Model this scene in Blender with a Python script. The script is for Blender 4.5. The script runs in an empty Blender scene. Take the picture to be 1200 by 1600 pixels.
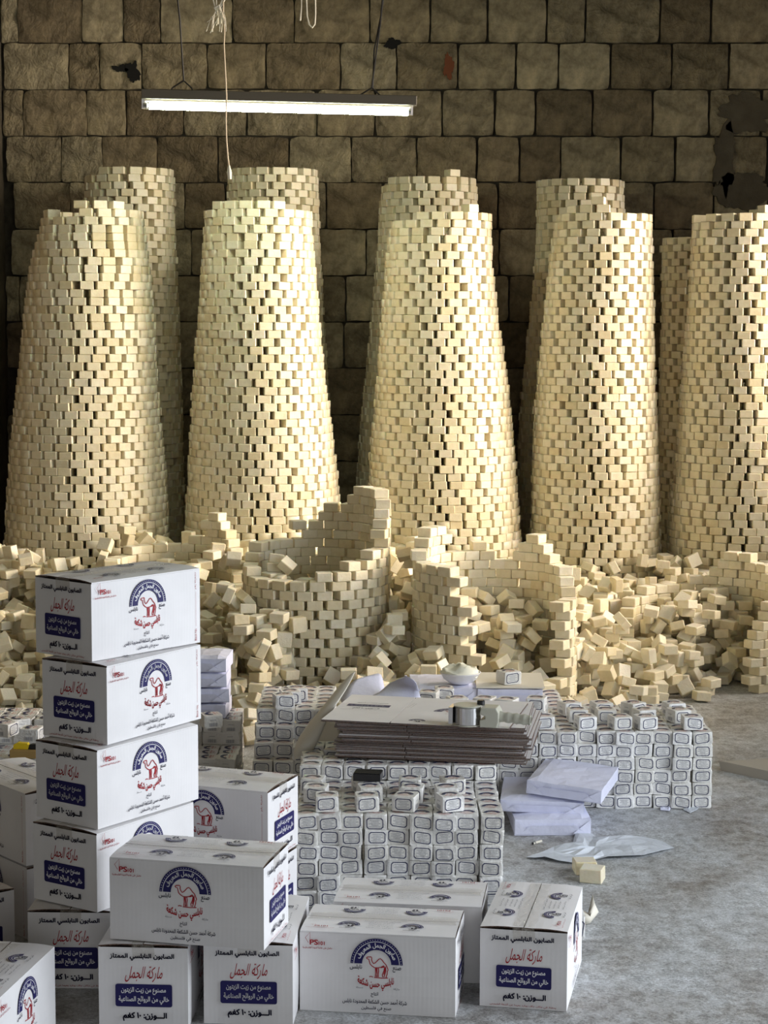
import bpy, math, random, unicodedata
import numpy as np
from mathutils import Matrix, Vector, noise as mnoise
from mathutils.geometry import interpolate_bezier, tessellate_polygon

random.seed(7)
rng = np.random.default_rng(11)
R_ = math.radians
scene = bpy.context.scene
COL = scene.collection

# ------------------------------------------------------------------ camera
FPX, PITCH, ROLL, CAMH = 3004.0, R_(5.7823), R_(0.1557), 1.6458
cam = bpy.data.cameras.new('camera')
camo = bpy.data.objects.new('camera', cam)
COL.objects.link(camo)
cam.sensor_fit = 'HORIZONTAL'
cam.sensor_width = 36.0
cam.lens = FPX / 1200.0 * 36.0
cam.clip_end = 100
camo.matrix_world = (Matrix.Translation((0, 0, CAMH)) @ Matrix.Rotation(math.pi / 2 - PITCH, 4, 'X')
                     @ Matrix.Rotation(ROLL, 4, 'Z'))
scene.camera = camo

# ------------------------------------------------------------------ world, daylight, front fill, exposure
world = bpy.data.worlds.new('world')
scene.world = world
world.use_nodes = True
world.node_tree.nodes['Background'].inputs[0].default_value = (0.75, 0.87, 1.0, 1)
world.node_tree.nodes['Background'].inputs[1].default_value = 0.6

ROOM_L, ROOM_R, ROOM_B, ROOM_F, ROOM_H = -2.27, 3.3, 11.6, -3.0, 4.1
# openings of the room: (side, from, to, sill, head)
WIN_BACK = (7.5, 9.9, 1.2, 2.9)          # window in the right wall, beside the towers
DOOR_SIDE = (2.6, 5.8, 0.0, 2.9)         # wide doorway in the right wall, beside the packing place
FILL_OPENING = (-1.4, 2.2, 0.0, 3.0)       # unseen opening added behind the camera for the front fill light


def area_light(name, loc, rot, sx, sy, energy, color, spread=180):
    l = bpy.data.lights.new(name, 'AREA')
    l.shape = 'RECTANGLE'
    l.size, l.size_y, l.energy, l.color = sx, sy, energy, color
    l.spread = R_(spread)
    o = bpy.data.objects.new(name, l)
    o.location = loc
    o.rotation_euler = rot
    COL.objects.link(o)
    return o


# skylight falls in slantwise from above, so each opening's light leans downwards
area_light('daylight_window', (ROOM_R + 0.12, sum(WIN_BACK[:2]) / 2, sum(WIN_BACK[2:]) / 2), (0, R_(90 - 7), 0),
           WIN_BACK[3] - WIN_BACK[2], WIN_BACK[1] - WIN_BACK[0], 92, (1.0, 0.85, 0.69), 84)
area_light('daylight_side_door', (ROOM_R + 0.12, sum(DOOR_SIDE[:2]) / 2, sum(DOOR_SIDE[2:]) / 2), (0, R_(90 - 22), 0),
           DOOR_SIDE[3] - DOOR_SIDE[2], DOOR_SIDE[1] - DOOR_SIDE[0], 76, (0.89, 0.94, 1.0), 130)
area_light('front_fill', (sum(FILL_OPENING[:2]) / 2, ROOM_F - 0.12, sum(FILL_OPENING[2:]) / 2), (R_(90 - 14), 0, 0),
           FILL_OPENING[1] - FILL_OPENING[0], FILL_OPENING[3] - FILL_OPENING[2], 20, (1.0, 0.95, 0.87), 150)  # weak fill light, added to brighten the faces turned to the camera
TUBE_STRENGTH = 52.0
vs = scene.view_settings
vs.view_transform = 'Standard'
vs.look = 'None'
vs.gamma = 1.0
vs.use_curve_mapping = False
vs.exposure = 0.42

# ------------------------------------------------------------------ pixel <-> place helpers
_cp, _sp, _cr, _sr = math.cos(PITCH), math.sin(PITCH), math.cos(ROLL), math.sin(ROLL)


def ray(u, v):
    X, Y = u - 600.0, v - 800.0
    X, Y = X * _cr + Y * _sr, -X * _sr + Y * _cr
    w = -Y / FPX
    return (X / FPX, _cp + w * _sp, w * _cp - _sp)


def at(u, v, depth):
    """point seen at pixel (u, v) standing at distance y = depth"""
    r = ray(u, v)
    t = depth / r[1]
    return Vector((r[0] * t, depth, CAMH + r[2] * t))


def on(u, v, z=0.0):
    """point seen at pixel (u, v) lying on the level z"""
    r = ray(u, v)
    t = (z - CAMH) / r[2]
    return Vector((r[0] * t, r[1] * t, z))


def project(P):
    z = P[..., 2] - CAMH
    d = P[..., 1] * _cp - z * _sp
    w = z * _cp + P[..., 1] * _sp
    X, Y = FPX * P[..., 0] / d, -FPX * w / d
    return 600 + X * _cr - Y * _sr, 800 + X * _sr + Y * _cr, d


# ------------------------------------------------------------------ object helpers
def tag(o, label=None, cat=None, group=None, kind=None):
    if label:
        o['label'] = label
    if cat:
        o['category'] = cat
    if group:
        o['group'] = group
    if kind:
        o['kind'] = kind
    return o


def link(name, data, parent=None, loc=None, rot=None):
    o = bpy.data.objects.new(name, data)
    COL.objects.link(o)
    if parent:
        o.parent = parent
    if loc is not None:
        o.location = loc
    if rot is not None:
        o.rotation_euler = rot
    return o


def empty(name, loc, rot=(0, 0, 0)):
    o = link(name, None, None, loc, rot)
    o.empty_display_size = 0.1
    return o


class MB:
    """collects faces, builds one mesh"""

    def __init__(self):
        self.v, self.f, self.m = [], [], []

    def add(self, verts, faces, mi=0):
        b = len(self.v)
        self.v += [tuple(p) for p in verts]
        self.f += [tuple(b + i for i in f) for f in faces]
        self.m += [mi] * len(faces)
        return self

    def box(self, x0, x1, y0, y1, z0, z1, mi=0):
        v = [(x0, y0, z0), (x1, y0, z0), (x1, y1, z0), (x0, y1, z0), (x0, y0, z1), (x1, y0, z1), (x1, y1, z1), (x0, y1, z1)]
        return self.add(v, [(0, 3, 2, 1), (4, 5, 6, 7), (0, 1, 5, 4), (1, 2, 6, 5), (2, 3, 7, 6), (3, 0, 4, 7)], mi)

    def tube(self, pts, r, n=6, mi=0, cap=True):
        pts = [Vector(p) for p in pts]
        rr = r if isinstance(r, (list, tuple)) else [r] * len(pts)
        rings = []
        up = Vector((0.13, 0.31, 0.94))
        for i, p in enumerate(pts):
            t = (pts[min(i + 1, len(pts) - 1)] - pts[max(i - 1, 0)])
            t = t.normalized() if t.length > 1e-9 else Vector((0, 0, 1))
            if abs(t.dot(up)) > 0.97:
                up = Vector((0.94, 0.2, 0.2))
            a = t.cross(up).normalized()
            b = t.cross(a).normalized()
            rings.append([p + (a * math.cos(k * 2 * math.pi / n) + b * math.sin(k * 2 * math.pi / n)) * rr[i] for k in range(n)])
        vs_ = [q for ring in rings for q in ring]
        fs = []
        for i in range(len(pts) - 1):
            for k in range(n):
                fs.append((i * n + k, i * n + (k + 1) % n, (i + 1) * n + (k + 1) % n, (i + 1) * n + k))
        if cap:
            fs.append(tuple(range(n - 1, -1, -1)))
            fs.append(tuple((len(pts) - 1) * n + k for k in range(n)))
        return self.add(vs_, fs, mi)

    def lathe(self, prof, n=20, mi=0, c=(0, 0, 0)):
        vs_ = [(c[0] + r * math.cos(k * 2 * math.pi / n), c[1] + r * math.sin(k * 2 * math.pi / n), c[2] + z) for r, z in prof for k in range(n)]
        fs = [(i * n + k, i * n + (k + 1) % n, (i + 1) * n + (k + 1) % n, (i + 1) * n + k) for i in range(len(prof) - 1) for k in range(n)]
        return self.add(vs_, fs, mi)

    def prism(self, poly, y0, y1, mi=0):
        """polygon in x, z pushed along y"""
        n = len(poly)
        v = [(p[0], y0, p[1]) for p in poly] + [(p[0], y1, p[1]) for p in poly]
        f = [tuple(range(n)), tuple(range(2 * n - 1, n - 1, -1))] + [(i, i + n, (i + 1) % n + n, (i + 1) % n) for i in range(n)]
        return self.add(v, f, mi)

    def mesh(self, name, mats, smooth=False):
        me = bpy.data.meshes.new(name)
        me.from_pydata(self.v, [], self.f)
        for m in (mats if isinstance(mats, (list, tuple)) else [mats]):
            me.materials.append(m)
        if any(self.m):
            me.polygons.foreach_set('material_index', self.m)
        if smooth:
            me.polygons.foreach_set('use_smooth', [True] * len(me.polygons))
        me.update()
        return me

    def build(self, name, mats, parent=None, loc=None, rot=None, smooth=False):
        return link(name, self.mesh(name, mats, smooth), parent, loc, rot)


def bevel(o, w=0.003, seg=2):
    b = o.modifiers.new('bevel', 'BEVEL')
    b.width, b.segments, b.limit_method = w, seg, 'ANGLE'
    return o


# ------------------------------------------------------------------ materials
def mat(name, color, rough=0.6, metal=0.0, spec=0.5):
    m = bpy.data.materials.new(name)
    m.use_nodes = True
    p = m.node_tree.nodes['Principled BSDF']
    p.inputs['Base Color'].default_value = (*color, 1)
    p.inputs['Roughness'].default_value = rough
    p.inputs['Metallic'].default_value = metal
    p.inputs['Specular IOR Level'].default_value = spec
    return m


def N(m, kind, **kw):
    n = m.node_tree.nodes.new(kind)
    for k, v in kw.items():
        if k in n.inputs.keys():
            n.inputs[k].default_value = v
        else:
            setattr(n, k, v)
    return n


def L(m, a, b):
    m.node_tree.links.new(a, b)


def ramp(m, fac, stops):
    r = N(m, 'ShaderNodeValToRGB')
    e = r.color_ramp.elements
    while len(e) < len(stops):
        e.new(0.5)
    for el, (p, c) in zip(e, stops):
        el.position, el.color = p, (*c, 1)
    L(m, fac, r.inputs[0])
    return r


def coords(m, which='Object', scale=(1, 1, 1)):
    t = N(m, 'ShaderNodeTexCoord')
    mp = N(m, 'ShaderNodeMapping')
    mp.inputs['Scale'].default_value = scale
    L(m, t.outputs[which], mp.inputs[0])
    return mp.outputs[0]


def bump(m, height, strength=0.3, dist=0.01):
    b = N(m, 'ShaderNodeBump', Strength=strength, Distance=dist)
    L(m, height, b.inputs['Height'])
    L(m, b.outputs[0], m.node_tree.nodes['Principled BSDF'].inputs['Normal'])
    return b


def noise(m, vec, scale, detail=4, rough=0.55):
    n = N(m, 'ShaderNodeTexNoise', Scale=scale, Detail=detail, Roughness=rough)
    L(m, vec, n.inputs['Vector'])
    return n.outputs['Fac']


def base(m, out):
    L(m, out, m.node_tree.nodes['Principled BSDF'].inputs['Base Color'])


def mixc(m, fac, a, b, mode='MIX'):
    x = N(m, 'ShaderNodeMix', data_type='RGBA', blend_type=mode)
    for val, sock in ((fac, x.inputs[0]), (a, x.inputs[6]), (b, x.inputs[7])):
        if hasattr(val, 'is_linked'):
            L(m, val, sock)
        elif isinstance(val, tuple):
            sock.default_value = (*val, 1)
        else:
            sock.default_value = val
    return x.outputs[2]


# soap: colour drifts a little from bar to bar ('tint' of the joined bars, random of the single ones)
M_SOAP = mat('soap', (0.8, 0.72, 0.52), 0.45)
_p = M_SOAP.node_tree.nodes['Principled BSDF']
_p.inputs['Subsurface Weight'].default_value = 0.22
_p.inputs['Subsurface Radius'].default_value = (1.0, 0.55, 0.22)
_p.inputs['Subsurface Scale'].default_value = 0.012
_a = N(M_SOAP, 'ShaderNodeAttribute', attribute_name='tint')
_i = N(M_SOAP, 'ShaderNodeObjectInfo')
_s = N(M_SOAP, 'ShaderNodeMath', operation='ADD')
L(M_SOAP, _a.outputs['Fac'], _s.inputs[0])
L(M_SOAP, _i.outputs['Random'], _s.inputs[1])
_fr = N(M_SOAP, 'ShaderNodeMath', operation='FRACT')
L(M_SOAP, _s.outputs[0], _fr.inputs[0])
_r = ramp(M_SOAP, _fr.outputs[0], [(0, (0.74, 0.65, 0.44)), (0.25, (0.79, 0.72, 0.53)), (0.7, (0.82, 0.755, 0.58)), (1, (0.85, 0.80, 0.65))])
_g = N(M_SOAP, 'ShaderNodeNewGeometry')
_n = noise(M_SOAP, _g.outputs['Position'], 38, 4)
_r2 = ramp(M_SOAP, _n, [(0.3, (0.90, 0.88, 0.82)), (0.7, (1, 1, 1))])
# the stamped flat of a bar is paler and carries the raised stamp
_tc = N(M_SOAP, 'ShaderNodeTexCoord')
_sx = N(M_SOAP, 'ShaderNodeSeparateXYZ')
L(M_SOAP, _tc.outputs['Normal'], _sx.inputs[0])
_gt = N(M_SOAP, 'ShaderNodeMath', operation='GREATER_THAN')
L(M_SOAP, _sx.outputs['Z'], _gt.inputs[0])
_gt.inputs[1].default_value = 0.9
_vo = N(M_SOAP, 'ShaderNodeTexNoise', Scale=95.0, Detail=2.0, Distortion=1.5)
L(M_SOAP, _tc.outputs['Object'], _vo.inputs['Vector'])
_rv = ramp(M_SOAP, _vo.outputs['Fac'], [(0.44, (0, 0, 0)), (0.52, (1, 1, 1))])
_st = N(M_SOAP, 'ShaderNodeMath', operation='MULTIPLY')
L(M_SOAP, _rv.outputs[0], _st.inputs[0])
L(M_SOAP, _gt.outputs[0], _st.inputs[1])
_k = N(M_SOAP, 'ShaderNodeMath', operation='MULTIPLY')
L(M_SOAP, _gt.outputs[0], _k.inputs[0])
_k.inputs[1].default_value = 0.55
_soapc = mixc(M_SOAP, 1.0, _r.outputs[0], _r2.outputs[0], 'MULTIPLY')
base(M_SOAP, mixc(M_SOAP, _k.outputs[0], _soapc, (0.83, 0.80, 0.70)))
_ad = N(M_SOAP, 'ShaderNodeMath', operation='ADD')
L(M_SOAP, noise(M_SOAP, _g.outputs['Position'], 120, 3), _ad.inputs[0])
L(M_SOAP, _st.outputs[0], _ad.inputs[1])
bump(M_SOAP, _ad.outputs[0], 0.3, 0.004)

M_STONE = mat('wall_stone', (0.3, 0.26, 0.18), 0.85)
_c = coords(M_STONE, 'Object')
_i = N(M_STONE, 'ShaderNodeObjectInfo')
_n1 = noise(M_STONE, _c, 9, 8, 0.62)
_nx = N(M_STONE, 'ShaderNodeTexNoise', Scale=11.0, Detail=7.0, Roughness=0.6, Distortion=1.6)
L(M_STONE, _c, _nx.inputs['Vector'])
_n2 = _nx.outputs['Fac']
_rs = ramp(M_STONE, _i.outputs['Random'], [(0, (0.23, 0.18, 0.115)), (0.3, (0.335, 0.275, 0.178)), (0.65, (0.40, 0.34, 0.23)), (1, (0.47, 0.41, 0.285))])
_rn = ramp(M_STONE, _n1, [(0.30, (0.40, 0.38, 0.34)), (0.5, (1.0, 0.98, 0.94)), (0.68, (1.5, 1.46, 1.36))])
_rm = ramp(M_STONE, _n2, [(0.3, (0.8, 0.78, 0.74)), (0.6, (1.05, 1.05, 1.05))])
base(M_STONE, mixc(M_STONE, 1.0, mixc(M_STONE, 1.0, _rs.outputs[0], _rn.outputs[0], 'MULTIPLY'), _rm.outputs[0], 'MULTIPLY'))
_ms = N(M_STONE, 'ShaderNodeMath', operation='ADD')
L(M_STONE, _n1, _ms.inputs[0])
L(M_STONE, _n2, _ms.inputs[1])
_bs = bump(M_STONE, _ms.outputs[0], 0.8, 0.07)
_mr = N(M_STONE, 'ShaderNodeMapRange')
_mr.inputs['To Min'].default_value, _mr.inputs['To Max'].default_value = 0.95, 0.25
_wn = N(M_STONE, 'ShaderNodeTexWhiteNoise', noise_dimensions='1D')
L(M_STONE, _i.outputs['Random'], _wn.inputs['W'])
L(M_STONE, _wn.outputs['Value'], _mr.inputs['Value'])
L(M_STONE, _mr.outputs[0], _bs.inputs['Strength'])

M_MORTAR = mat('dark_mortar', (0.055, 0.045, 0.032), 0.95)
_c = coords(M_MORTAR)
base(M_MORTAR, ramp(M_MORTAR, noise(M_MORTAR, _c, 14, 6), [(0.3, (0.03, 0.024, 0.017)), (0.7, (0.085, 0.07, 0.05))]).outputs[0])
M_PLASTER = mat('dark_plaster', (0.10, 0.085, 0.06), 0.9)
_c = coords(M_PLASTER)
base(M_PLASTER, ramp(M_PLASTER, noise(M_PLASTER, _c, 6, 7), [(0.3, (0.075, 0.06, 0.04)), (0.7, (0.15, 0.125, 0.085))]).outputs[0])
bump(M_PLASTER, noise(M_PLASTER, _c, 25, 6), 0.5, 0.02)
M_SOOT_HOLE = mat('soot_and_hole_black', (0.012, 0.011, 0.01), 0.95)  # soot marks, and the painted dark of a mortar hole
M_REDSTAIN = mat('red_ochre_stain', (0.22, 0.07, 0.03), 0.9)

M_ROOM = mat('limewash', (0.50, 0.46, 0.38), 0.9)
_c = coords(M_ROOM)
base(M_ROOM, ramp(M_ROOM, noise(M_ROOM, _c, 3, 7), [(0.3, (0.25, 0.22, 0.17)), (0.7, (0.40, 0.36, 0.29))]).outputs[0])

M_FLOOR = mat('worn_concrete', (0.3, 0.3, 0.3), 0.5)
_c = coords(M_FLOOR, 'Object')
_c2 = coords(M_FLOOR, 'Object', (1.0, 0.8, 1.0))
_n1 = noise(M_FLOOR, _c2, 3.0, 12, 0.70)
_n2 = noise(M_FLOOR, _c2, 24, 12, 0.78)
_n3 = noise(M_FLOOR, _c, 130, 8, 0.75)
_ra = ramp(M_FLOOR, _n1, [(0.34, (0.26, 0.24, 0.215)), (0.46, (0.36, 0.357, 0.35)), (0.56, (0.46, 0.478, 0.49)), (0.7, (0.58, 0.60, 0.625))])
_rb = ramp(M_FLOOR, _n2, [(0.36, (0.66, 0.66, 0.66)), (0.5, (0.98, 0.98, 0.98)), (0.64, (1.3, 1.31, 1.33))])
_rc = ramp(M_FLOOR, _n3, [(0.42, (0.6, 0.6, 0.6)), (0.58, (1.22, 1.22, 1.22))])
base(M_FLOOR, mixc(M_FLOOR, 1.0, mixc(M_FLOOR, 1.0, _ra.outputs[0], _rb.outputs[0], 'MULTIPLY'), _rc.outputs[0], 'MULTIPLY'))
_nv = noise(M_FLOOR, _c2, 7, 12, 0.72)
_rv = ramp(M_FLOOR, _nv, [(0.455, (0.0, 0.0, 0.0)), (0.5, (1, 1, 1)), (0.545, (0.0, 0.0, 0.0))])
_vs = N(M_FLOOR, 'ShaderNodeTexVoronoi', Scale=42.0)
L(M_FLOOR, _c, _vs.inputs['Vector'])
_rs = ramp(M_FLOOR, _vs.outputs['Distance'], [(0.05, (1, 1, 1)), (0.10, (0, 0, 0))])
_fb = M_FLOOR.node_tree.nodes['Principled BSDF'].inputs['Base Color'].links[0].from_socket
_k1 = N(M_FLOOR, 'ShaderNodeMath', operation='MULTIPLY')
L(M_FLOOR, _rv.outputs[0], _k1.inputs[0])
_k1.inputs[1].default_value = 0.38
_f1 = mixc(M_FLOOR, _k1.outputs[0], _fb, (0.60, 0.62, 0.64))
_k2 = N(M_FLOOR, 'ShaderNodeMath', operation='MULTIPLY')
L(M_FLOOR, _rs.outputs[0], _k2.inputs[0])
L(M_FLOOR, _n1, _k2.inputs[1])
base(M_FLOOR, mixc(M_FLOOR, _k2.outputs[0], _f1, (0.72, 0.72, 0.70)))
_rr = ramp(M_FLOOR, _n2, [(0.3, (0.6, 0.6, 0.6)), (0.7, (0.36, 0.36, 0.36))])
L(M_FLOOR, _rr.outputs[0], M_FLOOR.node_tree.nodes['Principled BSDF'].inputs['Roughness'])
bump(M_FLOOR, _n2, 0.6, 0.008)

M_CARTON = mat('white_carton', (0.80, 0.79, 0.80), 0.55)
_c = coords(M_CARTON)
_w = N(M_CARTON, 'ShaderNodeTexWave', Scale=60.0, Distortion=0.4)
_w.bands_direction = 'DIAGONAL'
L(M_CARTON, coords(M_CARTON, 'Object', (1, 1, 0)), _w.inputs['Vector'])
bump(M_CARTON, _w.outputs['Fac'], 0.035, 0.002)
base(M_CARTON, ramp(M_CARTON, noise(M_CARTON, _c, 8, 4), [(0.3, (0.75, 0.74, 0.75)), (0.7, (0.82, 0.81, 0.82))]).outputs[0])
M_KRAFT = mat('brown_corrugated_edge', (0.06, 0.035, 0.025), 0.9)
_v = N(M_KRAFT, 'ShaderNodeTexVoronoi', Scale=260.0)
L(M_KRAFT, coords(M_KRAFT, 'Object', (1, 1, 1)), _v.inputs['Vector'])
base(M_KRAFT, ramp(M_KRAFT, _v.outputs['Distance'], [(0.15, (0.02, 0.012, 0.009)), (0.7, (0.13, 0.078, 0.055))]).outputs[0])
M_NAVY = mat('navy_print', (0.016, 0.014, 0.10), 0.5, 0, 0.25)
M_RED = mat('red_print', (0.36, 0.012, 0.022), 0.5, 0, 0.25)
M_WHITE = mat('white_print', (0.78, 0.78, 0.80), 0.5)
M_INK = mat('dark_ink', (0.010, 0.009, 0.035), 0.5, 0, 0.25)
PRINT = [M_NAVY, M_RED, M_WHITE, M_INK]

M_TAPE = bpy.data.materials.new('clear_packing_tape')
M_TAPE.use_nodes = True
_nt = M_TAPE.node_tree
_p = _nt.nodes['Principled BSDF']
_p.inputs['Base Color'].default_value = (0.72, 0.66, 0.56, 1)
_p.inputs['Roughness'].default_value = 0.10
_p.inputs['Specular IOR Level'].default_value = 0.9
_p.inputs['Alpha'].default_value = 0.26
bump(M_TAPE, noise(M_TAPE, coords(M_TAPE, 'Object', (0.5, 1, 1)), 75, 5), 1.0, 0.02)

M_WRAP = mat('wrapping_paper', (0.80, 0.80, 0.78), 0.45)
_i = N(M_WRAP, 'ShaderNodeObjectInfo')
base(M_WRAP, ramp(M_WRAP, _i.outputs['Random'], [(0, (0.74, 0.73, 0.69)), (1, (0.84, 0.84, 0.83))]).outputs[0])
_g = N(M_WRAP, 'ShaderNodeNewGeometry')
bump(M_WRAP, noise(M_WRAP, _g.outputs['Position'], 55, 4), 0.5, 0.01)
M_GREYINK = mat('fine_print', (0.33, 0.34, 0.38), 0.5)
M_LABELBLUE = mat('label_border_blue', (0.012, 0.018, 0.085), 0.45)
M_PALERED = mat('pale_red_print', (0.55, 0.16, 0.14), 0.5)
WRAPM = [M_WRAP, M_LABELBLUE, M_GREYINK, M_PALERED]
M_PAPER = mat('lavender_white_paper', (0.70, 0.72, 0.88), 0.6)
_g = N(M_PAPER, 'ShaderNodeNewGeometry')
bump(M_PAPER, noise(M_PAPER, _g.outputs['Position'], 22, 3), 0.35, 0.01)
M_TISSUE = mat('thin_white_paper', (0.60, 0.64, 0.70), 0.5)
_g = N(M_TISSUE, 'ShaderNodeNewGeometry')
bump(M_TISSUE, noise(M_TISSUE, _g.outputs['Position'], 30, 4), 0.5, 0.01)
M_CREAM = mat('cream_paper', (0.74, 0.70, 0.60), 0.6)
M_BAG = mat('milky_plastic', (0.80, 0.77, 0.68), 0.35)
M_BAG.node_tree.nodes['Principled BSDF'].inputs['Alpha'].default_value = 0.93
M_GREYBOARD = mat('greyed_cardboard', (0.40, 0.37, 0.32), 0.7)
M_STEEL = mat('brushed_steel', (0.62, 0.62, 0.62), 0.25, 1.0)
M_DISPENSER = mat('beige_enamel', (0.50, 0.50, 0.42), 0.4)
M_BLACK = mat('black_plastic', (0.015, 0.015, 0.017), 0.3)
M_ENAMEL = mat('white_enamel', (0.80, 0.80, 0.84), 0.25)
M_PASTE = mat('soap_paste', (0.86, 0.86, 0.72), 0.6)
M_YELLOW = mat('yellow_plastic', (0.85, 0.62, 0.02), 0.4)
M_TAN = mat('tan_card', (0.42, 0.28, 0.10), 0.7)
M_HOUSING = mat('dusty_dark_metal', (0.10, 0.09, 0.07), 0.6)
M_CORD = mat('cotton_cord', (0.62, 0.52, 0.38), 0.8)
M_CORDW = mat('white_cotton', (0.78, 0.74, 0.62), 0.8)
M_WIRE = mat('black_wire', (0.015, 0.014, 0.012), 0.6)
M_TUBE = bpy.data.materials.new('lit_tube')
M_TUBE.use_nodes = True
_p = M_TUBE.node_tree.nodes['Principled BSDF']
_p.inputs['Base Color'].default_value = (0.9, 0.9, 0.9, 1)
_p.inputs['Emission Color'].default_value = (0.90, 1.0, 0.76, 1)
_p.inputs['Emission Strength'].default_value = TUBE_STRENGTH

# ------------------------------------------------------------------ lettering (shaped Arabic and Latin text as flat meshes)
FORMS, LIG = {}, {}
for cp in range(0xFE70, 0xFEFD):
    d = unicodedata.decomposition(chr(cp)).split()
    if len(d) == 2 and d[0] in ('<isolated>', '<final>', '<initial>', '<medial>'):
        FORMS.setdefault(chr(int(d[1], 16)), {})[d[0][1:-1]] = chr(cp)
    elif len(d) == 3 and d[1] == '0644' and d[0] in ('<isolated>', '<final>'):
        LIG.setdefault(chr(int(d[2], 16)), {})[d[0][1:-1]] = chr(cp)
TATWEEL = chr(0x640)


def shape_arabic(s):
    out, prev = [], False
    i = 0
    while i < len(s):
        c = s[i]
        if c == chr(0x644) and i + 1 < len(s) and s[i + 1] in LIG:
            out.append(LIG[s[i + 1]]['final' if prev else 'isolated'])
            prev = False
            i += 2
            continue
        if c == TATWEEL:
            out.append(c)
            prev = True
        elif c in FORMS:
            f = FORMS[c]
            nx = s[i + 1] if i + 1 < len(s) else ' '
            nj = ('initial' in f) and (nx in FORMS or nx == TATWEEL) and (nx == TATWEEL or 'final' in FORMS[nx])
            key = ('medial' if nj else 'final') if prev and 'final' in f else ('initial' if nj else 'isolated')
            out.append(c if key == 'isolated' else f.get(key, c))
            prev = nj
        else:
            out.append(c)
            prev = False
        i += 1
    out = out[::-1]
    k = 0
    while k < len(out):                                   # numbers keep their left-to-right order
        j = k
        while j < len(out) and out[j].isdigit():
            j += 1
        if j > k:
            out[k:j] = out[k:j][::-1]
            k = j
        else:
            k += 1
    return ''.join(out)


_TC = {}


def text_geo(s, bold=0.0):
    if (s, bold) in _TC:
        return _TC[(s, bold)]
    c = bpy.data.curves.new('lettering', 'FONT')
    c.body = shape_arabic(s) if any(ord(ch) > 0x600 for ch in s) else s
    c.size = 1.0
    o = link('lettering', c)
    bpy.context.view_layer.update()
    cu = o.to_curve(bpy.context.evaluated_depsgraph_get())
    loops = []
    for sp in cu.splines:                                  # every outline as a polygon
        bp_ = sp.bezier_points
        n = len(bp_)
        pts = []
        for a in range(n):
            p, q = bp_[a], bp_[(a + 1) % n]
            straight = p.handle_right_type == 'VECTOR' and q.handle_left_type == 'VECTOR'
            seg = interpolate_bezier(p.co, p.handle_right, q.handle_left, q.co, 2 if straight else 4)[:-1]
            pts += [Vector((w.x, w.y)) for w in seg]
        pts = [w for k, w in enumerate(pts) if (w - pts[k - 1]).length > 1e-5]
        if len(pts) > 2:
            ar = sum(pts[k - 1].x * pts[k].y - pts[k].x * pts[k - 1].y for k in range(len(pts))) / 2
            loops.append((pts, ar))
    o.to_curve_clear()
    bpy.data.objects.remove(o)
    bpy.data.curves.remove(c)

    def inside(pt, poly):
        r = False
        for k in range(len(poly)):
            a, b = poly[k - 1], poly[k]
            if (a.y > pt.y) != (b.y > pt.y) and pt.x < (b.x - a.x) * (pt.y - a.y) / (b.y - a.y) + a.x:
                r = not r
        return r
    sign = 1 if max(loops, key=lambda q: abs(q[1]))[1] > 0 else -1
    V, F = [], []
    for pts, ar in loops:
        if ar * sign > 0:
            polys = [pts] + [h for h, ah in loops if ah * sign < 0 and inside(h[0], pts) and inside(h[len(h) // 2], pts)]
            flat = [w for pl in polys for w in pl]
            b = len(V)
            V += [(w.x, w.y) for w in flat]
            for t in tessellate_polygon([[Vector((w.x, w.y, 0)) for w in pl] for pl in polys]):
                t = [b + k for k in t]
                (ax, ay), (bx, by), (cx, cy) = V[t[0]], V[t[1]], V[t[2]]
                F.append(tuple(t) if (bx - ax) * (cy - ay) - (cx - ax) * (by - ay) > 0 else tuple(t[::-1]))
        if bold > 0:                                       # heavier lettering: a line along each outline
            b, n = len(V), len(pts)
            for k in range(n):
                d = (pts[(k + 1) % n] - pts[k - 1])
                d = d.normalized() if d.length > 1e-9 else Vector((1, 0))
                q = Vector((-d.y, d.x)) * bold
                V += [(pts[k].x - q.x, pts[k].y - q.y), (pts[k].x + q.x, pts[k].y + q.y)]
            F += [(b + 2 * k, b + 2 * ((k + 1) % n), b + 2 * ((k + 1) % n) + 1, b + 2 * k + 1) for k in range(n)]
    V = np.array(V)
    V = (V - V.min(0)) / np.maximum(V.max(0) - V.min(0), 1e-6)
    _TC[(s, bold)] = (V, F)
    return V, F


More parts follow.
